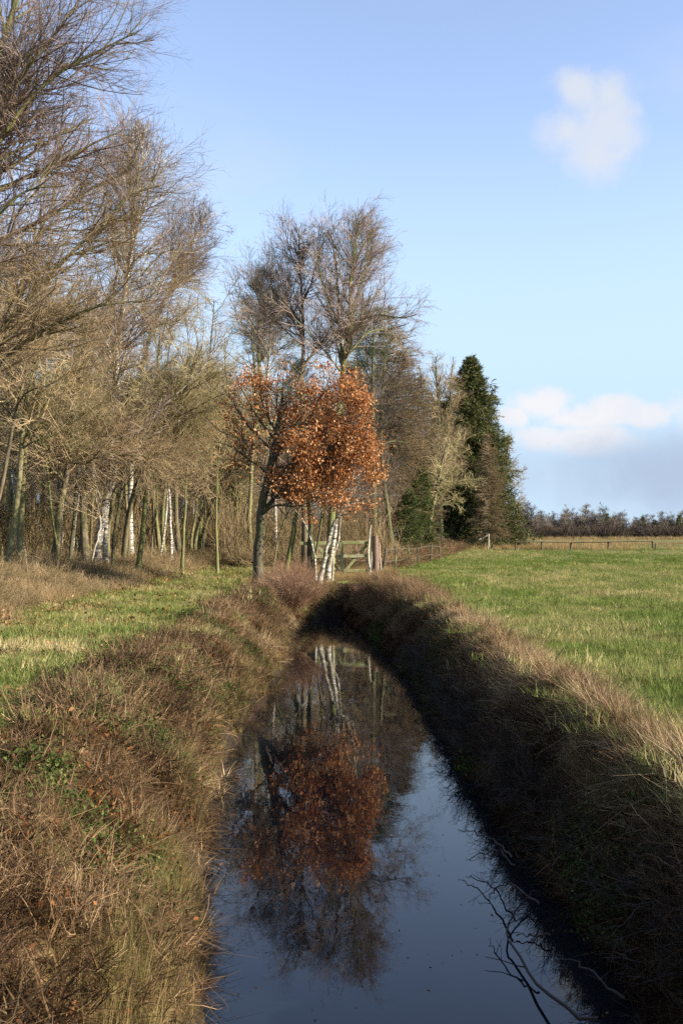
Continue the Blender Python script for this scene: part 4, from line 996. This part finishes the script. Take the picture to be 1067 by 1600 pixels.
put_conifer('spruce_tree', 'low green spruce half hidden behind the bare twigs, left of the small bright one', 4.5, 66, fir, .45, 2.0)
put_conifer('spruce_tree', 'second dark spruce half hidden on the left of the tall one', 12.6, 123, spr, .80, 1.7)
larch = conifer(63, 19.0, 3.7, .2, 700, M_OAKBARK, M_SPRUCE, .10, -.02, .3, .03, .42, 4.0, bare=True, twm=M_TWIGL, tp=.8)
put_conifer('larch_tree', 'tall rounded leafless larch, a dense brown cone behind the gate', 3.3, 70, larch, .93)
put_conifer('larch_tree', 'slightly lower leafless larch grown into the right flank of the brown cone', 4.6, 76, larch, .86, 5.1)
put_conifer('larch_tree', 'leafless brown larch overlapping the tall dark spruce', 16.4, 111, larch, .68, 1.2)
put_conifer('larch_tree', 'leafless larch left of the brown cone, behind the rust-leaved oak', 1.2, 75, larch, .84, 4.0)
put_conifer('larch_tree', 'lower leafless larch stepping down to the right behind the small green spruce', 6.6, 86, larch, .80, 2.6)
# Scots pine tops
def pine(seed, H, r0):
    rng = np.random.default_rng(seed)
    P = resample([(0, 0, -.1), (.2, 0, H * .4), (-.1, .2, H * .75), (.1, 0, H)], 18)[None]; t = np.linspace(0, 1, 18); R = (r0 * (1 - t) ** .8 + .03)[None]
    B, BR = spawn(P, R, rng, 26 / H / .38, 2.3, 62, 6, .62, 1, .10, .14, rmul=.4, rmin=.03, taper=.6)
    C, CR = spawn(B, BR, rng, 5, .9, 45, 3, .3, 1, .1, .15, rmul=.5, rmin=.015)
    tip = np.concatenate([C[:, -1], C[:, -2], B[:, -1]]); dd = np.concatenate([C[:, -1] - C[:, -2]] * 2 + [B[:, -1] - B[:, -2]]); dd /= np.linalg.norm(dd, axis=1, keepdims=True)
    rep = np.repeat(tip, 26, 0) + rng.normal(size=(len(tip) * 26, 3)) * np.array([.17, .17, .12]); ddr = np.repeat(dd, 26, 0) + np.array([0, 0, .5]) + rng.normal(size=(len(tip) * 26, 3)) * .5
    return build_mesh('trunk', [(*tubes(P, R, 8), 0)], [M_OAKBARK], True), build_mesh('boughs', [(*tubes(B, BR, 4), 0), (*tubes(C, CR, 3), 0)], [M_OAKBARK]), build_mesh('needles', [needles(rep, ddr, .16, .018, rng, 0, 1)], [M_PINE])
pn = pine(64, 16.5, .2)
put_conifer('pine_tree', 'dark green pine showing above the rust-leaved oak on its left side', -4.9, 60, pn, 1.02)
put_conifer('pine_tree', 'pine whose green top peeps out behind the brown larch cone', 2.2, 66, pn, .97, 2.0)
put_conifer('pine_tree', 'low pine deep among the bare trees behind the oak', -3.2, 68, pn, .80, 4.0)

# bare trees by the spruce
keytree('oak_tree', 'fine-branched bare tree rising left of the tall dark spruce', 112, [([(690, 856), (688, 800), (690, 730), (686, 660), (682, 600), (680, 556)], .3, .03), ([(690, 730), (700, 660), (704, 600), (708, 558)], .12, .02), ([(688, 760), (668, 690), (660, 620), (655, 570)], .12, .02)], 'birch', M_BARK, M_TWIG, 71, nl=60, t0=.35, bias=(0, 0, .15), caps=(500, 3000, 7000), lmul=.8)
keytree('oak_tree', 'pale leaning trunk with crooked low limbs in front of the spruce', 74, [([(665, 862), (669, 830), (676, 790), (683, 760), (690, 725), (698, 690)], .19, .04)], 'oak', M_BARKG, M_TWIGG, 72, nl=9, t0=.4, limbs=[([(684, 770), (700, 762), (715, 752), (728, 750)], .08, .02), ([(676, 790), (695, 785), (712, 786)], .055, .015), ([(690, 730), (705, 712), (725, 705)], .055, .015)], caps=(200, 900, 2000))
keytree('oak_tree', 'bare fan of pale twigs poking out right of the spruce', 124, [([(772, 858), (774, 820), (782, 770), (790, 720), (794, 680)], .2, .03)], 'oak', M_BARK, M_TWIG, 73, nl=26, t0=.3, bias=(.3, 0, 0), caps=(360, 2000, 4200), lmul=.9)

# ------------------------------------------------------------------ far tree line
def fartree(seed, H, kind):
    rng = np.random.default_rng(seed)
    P = resample([(0, 0, -.2), (rng.normal() * .2, 0, H * .5), (rng.normal() * .3, 0, H)], 8)[None]; R = (np.linspace(.22, .03, 8))[None]
    lm = spawn(P, R, rng, 40 / H, H * .26, 42, 4, .2, .98, .08, .15, rmul=.6, rmin=.05, taper=.5)
    c = [(*tubes(*lm, 3), 0)]; C = spawn(*lm, rng, 4.0, 1.5, 40, 2, .1, 1, .04, .2, rmin=.04); c.append((*tubes(*C, 3), 0))
    E = spawn(*C, rng, 3.2, .9, 38, 1, .1, 1, 0, .2, rmin=.03, cap=3000); c.append((*tubes(*E, 3), 0))
    return build_mesh('trunk', [(*tubes(P, R, 5), 0)], [M_BIRCH if kind == 0 else M_BARK], True), build_mesh('crown', c, [M_FAR])
FT = [fartree(81, 11, 0), fartree(82, 12, 1), fartree(83, 9, 1), fartree(84, 10, 1)]
FL = ['pale-stemmed birch in the distant tree line across the meadow', 'tall bare tree in the distant tree line across the meadow', 'low bare tree in the distant tree line across the meadow', 'bushy bare tree in the distant tree line across the meadow']
FG = ['far birches across the meadow', 'far tall trees across the meadow', 'far low trees across the meadow', 'far bushy trees across the meadow']
rg = np.random.default_rng(123)
for k in range(240):
    x = 50 + (k + rg.random()) / 240 * 120; y = 385 + rg.random() * 45; i = int(rg.choice([0, 1, 2, 3]))
    s = (.62 + .45 * rg.random() ** 1.5) * (.75 + .5 * vnoise(x * .09, 3.3, 9)) 
    if y < 400: s *= .8
    o = empty(['birch_tree', 'far_tree', 'far_tree', 'far_tree'][i], (x, y, 1.0), FL[i], 'tree', FG[i], rg.random() * 6.28); o.scale = (s * 1.15, s * 1.15, s)
    obj('trunk', FT[i][0], o); obj('crown', FT[i][1], o)
fc = conifer(85, 10.5, 2.2, .15, 90, M_OAKBARK, M_SPRUCE, .1, -.05, .7, .12, .7, 1.6)
for k, (pxx, s, lb) in enumerate([(948, .95, 'small dark conifer beneath the highest crowns of the distant tree line'), (1003, .85, 'dark conifer in the right half of the distant tree line'), (1022, .7, 'lower dark conifer right of another in the distant tree line'), (1060, .9, 'dark conifer at the right edge of the distant tree line')]):
    D = 396; put_conifer('far_conifer', lb, (pxx - 533.5) / F * D, D, fc, s, k)
# scrub and reeds at the foot of the line
M_FSCRUB = material('far_scrub', tinted([(0, (.05, .04, .03)), (1, (.13, .10, .075))], .1))
scr = [stems_mesh(rng, 50, 2.0, 2.6, .05, .8, True, 0, 3, .2, 6) for _ in range(3)]
x = 45 + rng.random(900) * 130; y = 372 + rng.random(900) * 70; n = 900
scatter('far_scrub', scr, [M_FSCRUB], np.stack([x, y, x * 0 + 1], -1), rng, .8 + 1.0 * rng.random(n), .3 + .3 * rng.random(n), 'dark scrub under the distant tree line', zs=1.2)
reed = [[blades(rng, 60, 1.2, 1.3, .06, .3, .3)] for _ in range(3)]
x = 35 + rng.random(700) * 140; y = 355 + rng.random(700) * 20; n = 700
scatter('pale_reeds', reed, [M_STRAW], np.stack([x, y, x * 0 + 1], -1), rng, .5 + .4 * rng.random(n), .3 + .4 * rng.random(n), 'pale reeds before the distant tree line')
x = 14 + rng.random(2600) * 75; y = 106 + rng.random(2600) ** 2 * 120; n = 2600; k = nkeep(x, y, 501, .42, .62, .05); x, y = x[k], y[k]; n = len(x)
scatter('rough_grass', reed, [M_STRAW], P3(x, y), rng, .25 + .25 * rng.random(n), .25 + .4 * rng.random(n), 'brownish rough grass strips far out on the meadow')

# ------------------------------------------------------------------ gate, posts, fences
def beam(a, b_, w, d, rng=None, bev=.006, jit=0.0):
    """squared timber from a to b_ (world), section w x d, slightly chamfered and bowed: 8-gon section, 4 stations"""
    a = np.array(a, float); b_ = np.array(b_, float); T = (b_ - a) / np.linalg.norm(b_ - a)
    ref = np.array([0, 1., 0]) if abs(T[1]) < .8 else np.array([1., 0, 0])
    A = np.cross(T, ref); A /= np.linalg.norm(A); B = np.cross(A, T)
    w2, d2 = w / 2, d / 2; c = min(bev, w2 * .4, d2 * .4)
    sec = [(w2 - c, -d2), (w2, -d2 + c), (w2, d2 - c), (w2 - c, d2), (-w2 + c, d2), (-w2, d2 - c), (-w2, -d2 + c), (-w2 + c, -d2)]
    V = []; st = np.linspace(0, 1, 5)
    for t in st:
        p = a + (b_ - a) * t + (rng.normal(size=3) * jit if rng is not None and 0 < t < 1 else 0)
        for u, v in sec: V.append(p + A * u + B * v)
    F_ = []
    for j in range(4):
        for q in range(8): F_.append([j * 8 + q, j * 8 + (q + 1) % 8, j * 8 + 8 + (q + 1) % 8, j * 8 + 8 + q])
    V = np.array(V); parts = [(V, np.array(F_), 0)]
    for base_, rev in ((0, True), (32, False)):
        c0 = V[base_:base_ + 8].mean(0); vv = np.vstack([V[base_:base_ + 8], c0]); f = np.array([[i, (i + 1) % 8, 8] for i in range(8)])
        parts.append((vv, f[:, ::-1] if rev else f, 0))
    return parts
def pole(pts, r0, r1, rng, k=8, s=8, jit=.006, cap=True):
    P = resample(pts, k); P[1:] += rng.normal(size=(k - 1, 3)) * jit
    R = np.linspace(r0, r1, k) * (1 + rng.normal(size=k) * .05)
    V, Fq = tubes(P[None], R[None], s); parts = [(V, Fq, 0)]
    if cap:
        e = V[-s:]; parts.append((np.vstack([e, e.mean(0) + [0, 0, .01]]), np.array([[i, (i + 1) % s, s] for i in range(s)]), 0))
    return parts
def rel(parts, b): return [(v - b, f, m) for v, f, m in parts]
gr = np.random.default_rng(201); DG = 38.0
gb = W(533, 905, DG); gb[2] = float(height(gb[0], gb[1]))
g = empty('field_gate', gb, 'weathered green-grey wooden gate with crossed braces at the head of the ditch', 'gate')
def gp(name, a, b_, w, d, m=M_RAIL, dy=0.0, jit=.008, bev=.01):
    A_ = W(a[0], a[1], DG + dy); B_ = W(b_[0], b_[1], DG + dy)
    return obj(name, build_mesh(name, rel(beam(A_, B_, w, d, gr, bev, jit), gb), [m]), g)
gp('rail', (468, 849), (579, 847.5), .13, .06); gp('rail', (489, 870), (578, 868), .12, .06); gp('rail', (489, 893), (578, 891), .11, .05)
gp('upright', (533, 847), (535, 899), .12, .05, dy=-.055); gp('upright', (577, 845), (578, 897), .10, .05, dy=-.055); gp('upright', (492, 847), (492, 898), .09, .05, dy=-.055)
gp('brace', (573, 851), (538, 893), .11, .035, dy=.05); gp('brace', (493, 851), (531, 893), .11, .035, dy=.05)
# posts
def single(name, label, cat, parts, mats, base):
    o = obj(name, build_mesh(name, rel(parts, base), mats, False), None, base); return tag(o, label, cat)
pb = W(587.5, 904, 38.0); pb[2] = float(height(pb[0], pb[1])) - .02
single('gate_post', 'stout round red-brown post at the right end of the gate', 'post', pole([pb - [0, 0, .2], W(587, 870, 38), W(586, 837, 38)], .125, .11, gr, 8, 14, .004), [M_POST], pb)
pb = W(580.5, 903, 38.35); pb[2] = float(height(pb[0], pb[1])) - .02
single('gate_post', 'dark square post wedged behind the red-brown post', 'post', beam(pb - [0, 0, .2], W(582.5, 837, 38.35), .14, .12, gr, .01, .004), [M_DPOST], pb)
pb = W(581, 905, 37.55); pb[2] = float(height(pb[0], pb[1])) - .02
single('split_pole', 'broken pale pole with bark strips leaning beside the red-brown post', 'pole', pole([pb, W(577, 890, 37.6), W(575, 865, 37.6), W(577, 840, 37.6), W(580, 820, 37.6)], .075, .022, gr, 9, 7, .008) + pole([W(578, 893, 37.55), W(581, 875, 37.5), W(581, 862, 37.5)], .025, .012, gr, 5, 5, .004), [M_PALE], pb)
pb = W(595.5, 896, 38.3); pb[2] = float(height(pb[0], pb[1])) - .02
single('stake', 'thin white stake on the meadow side of the red-brown post', 'stake', pole([pb, W(594, 875, 38.3), W(592.5, 848, 38.3)], .033, .025, gr, 6, 6, .004), [M_PALE], pb)
pb = W(484, 908, 38.0); pb[2] = float(height(pb[0], pb[1])) - .02
single('gate_post', 'dark mossy post at the left end of the gate', 'post', pole([pb, W(484, 870, 38), W(485, 842, 38)], .13, .12, gr, 7, 10, .004), [M_OAKBARK], pb)
# rail fence running away to the right of the gate
def fence(name, label, pts_, rails, h, pm, rm, pr=.07, lean=.03, rr=.035, seed=1):
    r_ = np.random.default_rng(seed); b0 = np.array([pts_[0][0], pts_[0][1], float(height(*pts_[0]))]); o = empty(name, b0, label, 'fence')
    tops = []
    for i, (x_, y_) in enumerate(pts_):
        z_ = float(height(x_, y_)); q = np.array([x_, y_, z_ - .1]); tp = q + [r_.normal() * lean, r_.normal() * lean, h * (1 + r_.normal() * .05) + .1]
        obj('post', build_mesh('post', rel(pole([q, (q + tp) / 2, tp], pr, pr * .9, r_, 5, 7, .004), b0), [pm]), o); tops.append((q, tp))
    for hz in rails:
        for (q0, t0_), (q1, t1_) in zip(tops[:-1], tops[1:]):
            a_ = q0 + (t0_ - q0) * hz + [0, -pr - .03, 0]; c_ = q1 + (t1_ - q1) * hz + [0, -pr - .03, 0]
            obj('rail', build_mesh('rail', rel(pole([a_, (a_ + c_) / 2 + [0, 0, r_.normal() * .02], c_], rr, rr, r_, 5, 5, .01), b0), [rm]), o)
    return o
fence('rail_fence', 'old rail fence along the bracken just right of the gate', [(1.7, 41), (2.4, 44.5), (3.2, 48), (4.0, 51.5), (4.9, 55), (5.8, 59)], [.92, .5], 1.05, M_DPOST, M_DPOST, .05, .05, .022, 3)
fence('post_fence', 'grey fence posts in front of the spruce, beyond the bracken', [(8.8, 100), (11.5, 112), (14.2, 118), (15.9, 116), (17.6, 115.5)], [.9], 1.45, M_RAIL, M_DPOST, .10, .12, .03, 4)
fence('rail_fence', 'low dark rail fence standing alone across the middle of the meadow', [(18.0, 103), (20.8, 103.5), (23.9, 104), (27.7, 103.5), (32.5, 104)], [.96], .95, M_DPOST, M_DPOST, .11, .04, .05, 5)
pb = W(1023, 862, 104.); pb[2] = 1.0
single('stake', 'short stump-like stake alone right of the meadow fence', 'stake', pole([pb, pb + [.02, 0, .35], pb + [.03, 0, .7]], .09, .08, gr, 5, 7), [M_DPOST], pb)
pb = W(762, 862, 108.); pb[2] = 1.0
single('fence_post', 'tall white-topped post at the meadow corner of the spruce', 'post', pole([pb, W(763, 848, 108.), W(763, 834, 108.)], .075, .07, gr, 5, 8), [M_PALE], pb)
pb = W(766, 862, 106.); pb[2] = 1.0
single('fence_post', 'dark broken post leaning right near the white-topped one', 'post', pole([pb, W(768, 856, 106.), W(770, 850, 106.)], .12, .11, gr, 5, 8), [M_DPOST], pb)
pb = W(661, 862, 95.); pb[2] = 1.0
single('broken_rail', 'pale broken rail slanting out of the bracken', 'rail', pole([pb, W(665, 856, 95.), W(673, 848, 95.)], .08, .09, gr, 5, 7), [M_PALE], pb)
pb = W(749, 842, 108.)
single('broken_rail', 'pale crooked rail nailed beside the white-topped post', 'rail', pole([W(748, 843, 108.2), W(754, 841, 108.2), W(762.5, 836, 108.2)], .06, .05, gr, 6, 6, .03), [M_PALE], pb)

# ------------------------------------------------------------------ shrubs and branches along the ditch
def shrub(name, label, x, y, s, n, rad, h, r, lean, m, seed, tintmat=None):
    r_ = np.random.default_rng(seed); parts = stems_mesh(r_, n, rad, h, r, lean, True, 0, 5, .09, 9)
    b0 = np.array([x, y, float(height(x, y))]); o = obj(name, build_mesh(name, parts, [m]), None, b0); o.scale = (s, s, s); return tag(o, label, 'shrub')
M_RED = twigmat('twigs_red', (.11, .06, .034), (.28, .165, .095))
shrub('osier_bush', 'round reddish twiggy bush overhanging the left side of the ditch head', -1.45, 27.2, 1, 420, .42, 1.05, .0055, .95, M_RED, 301)
shrub('osier_bush', 'smaller reddish bush behind the round one beside the birch foot', -1.5, 29.6, .85, 260, .4, .95, .0055, .8, M_RED, 302)
shrub('osier_bush', 'brown twiggy bush on the right corner of the ditch head', .75, 30.8, .5, 260, .45, .9, .0055, .8, M_RED, 303)
shrub('osier_bush', 'pale brown bush at the foot of the red-brown gate post', 1.25, 35.5, .42, 220, .6, .9, .006, .7, M_TWIG, 304)

def bramble(name, label, pts_, r0, seed, subs=2.2, sl=.35, m=M_SHADETWIG):
    r_ = np.random.default_rng(seed); P = resample(pts_, 16)[None]; P = P + r_.normal(size=P.shape) * .011; P[:, 0] = pts_[0]; R = np.linspace(r0, r0 * .35, 16)[None]
    C = spawn(P, R, r_, subs, sl, 40, 5, .15, 1, .02, .12, rmul=.6, rmin=.003); E = spawn(*C, r_, 5, .10, 45, 2, .1, 1, 0, .2, rmin=.0022)
    b0 = np.array(pts_[0]); o = obj(name, build_mesh(name, rel([(*tubes(P, R, 5), 0), (*tubes(*C, 3), 0), (*tubes(*E, 3), 0)], b0), [m]), None, b0); return tag(o, label, 'branch')
def WZ(px_, py_, z):   # point on the level z below the camera
    D = (EYE - z) * F / (py_ - HOR); return W(px_, py_, D)
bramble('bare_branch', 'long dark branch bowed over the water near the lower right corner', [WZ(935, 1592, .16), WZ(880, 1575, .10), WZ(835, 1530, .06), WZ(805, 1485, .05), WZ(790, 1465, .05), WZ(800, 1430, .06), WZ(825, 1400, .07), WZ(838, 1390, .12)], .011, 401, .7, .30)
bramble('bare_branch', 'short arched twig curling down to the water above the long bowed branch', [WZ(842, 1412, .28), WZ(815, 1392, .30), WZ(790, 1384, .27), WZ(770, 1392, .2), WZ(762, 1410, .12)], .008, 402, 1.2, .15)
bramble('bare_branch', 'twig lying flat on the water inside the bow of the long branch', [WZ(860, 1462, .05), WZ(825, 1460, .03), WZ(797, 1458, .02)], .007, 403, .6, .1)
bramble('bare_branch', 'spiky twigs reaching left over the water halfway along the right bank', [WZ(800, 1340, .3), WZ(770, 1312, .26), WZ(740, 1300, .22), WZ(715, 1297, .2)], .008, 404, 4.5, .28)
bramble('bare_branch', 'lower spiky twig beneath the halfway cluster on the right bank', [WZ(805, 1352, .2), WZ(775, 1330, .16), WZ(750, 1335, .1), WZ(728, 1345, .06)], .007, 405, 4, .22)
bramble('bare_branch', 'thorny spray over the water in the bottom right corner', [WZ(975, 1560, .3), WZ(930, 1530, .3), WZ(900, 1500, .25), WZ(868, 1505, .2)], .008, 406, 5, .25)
# many fine brambles along the right waterline
br_ = [stems_mesh(rng, 7, .05, .42, .0032, 1.2, True, 0, 4, .28, 9) for _ in range(5)]
y = 4.9 + rng.random(420) ** 1.2 * 15; x = redge(y) + .06 + rng.random(420) * .25; n = 420
scatter('waterline_twigs', br_, [M_SHADETWIG], P3(x, y, .02), rng, .6 + .6 * rng.random(n), rng.random(n), 'fine dark twigs fringing the right waterline', rot=lrot(n, -1, .9, .3))
y = 5.0 + rng.random(60) * 9; x = ledge(y) - .03 - rng.random(60) * .1; n = 60
scatter('waterline_twigs', br_, [M_SHADETWIG], P3(x, y, .02), rng, .4 + .4 * rng.random(n), rng.random(n), 'few fine dark twigs at the left waterline', rot=lrot(n, 1, .7, .3))
tt = [len(m.polygons) for m in bpy.data.meshes]; print('polys total', sum(tt), 'objects', len(bpy.data.objects))
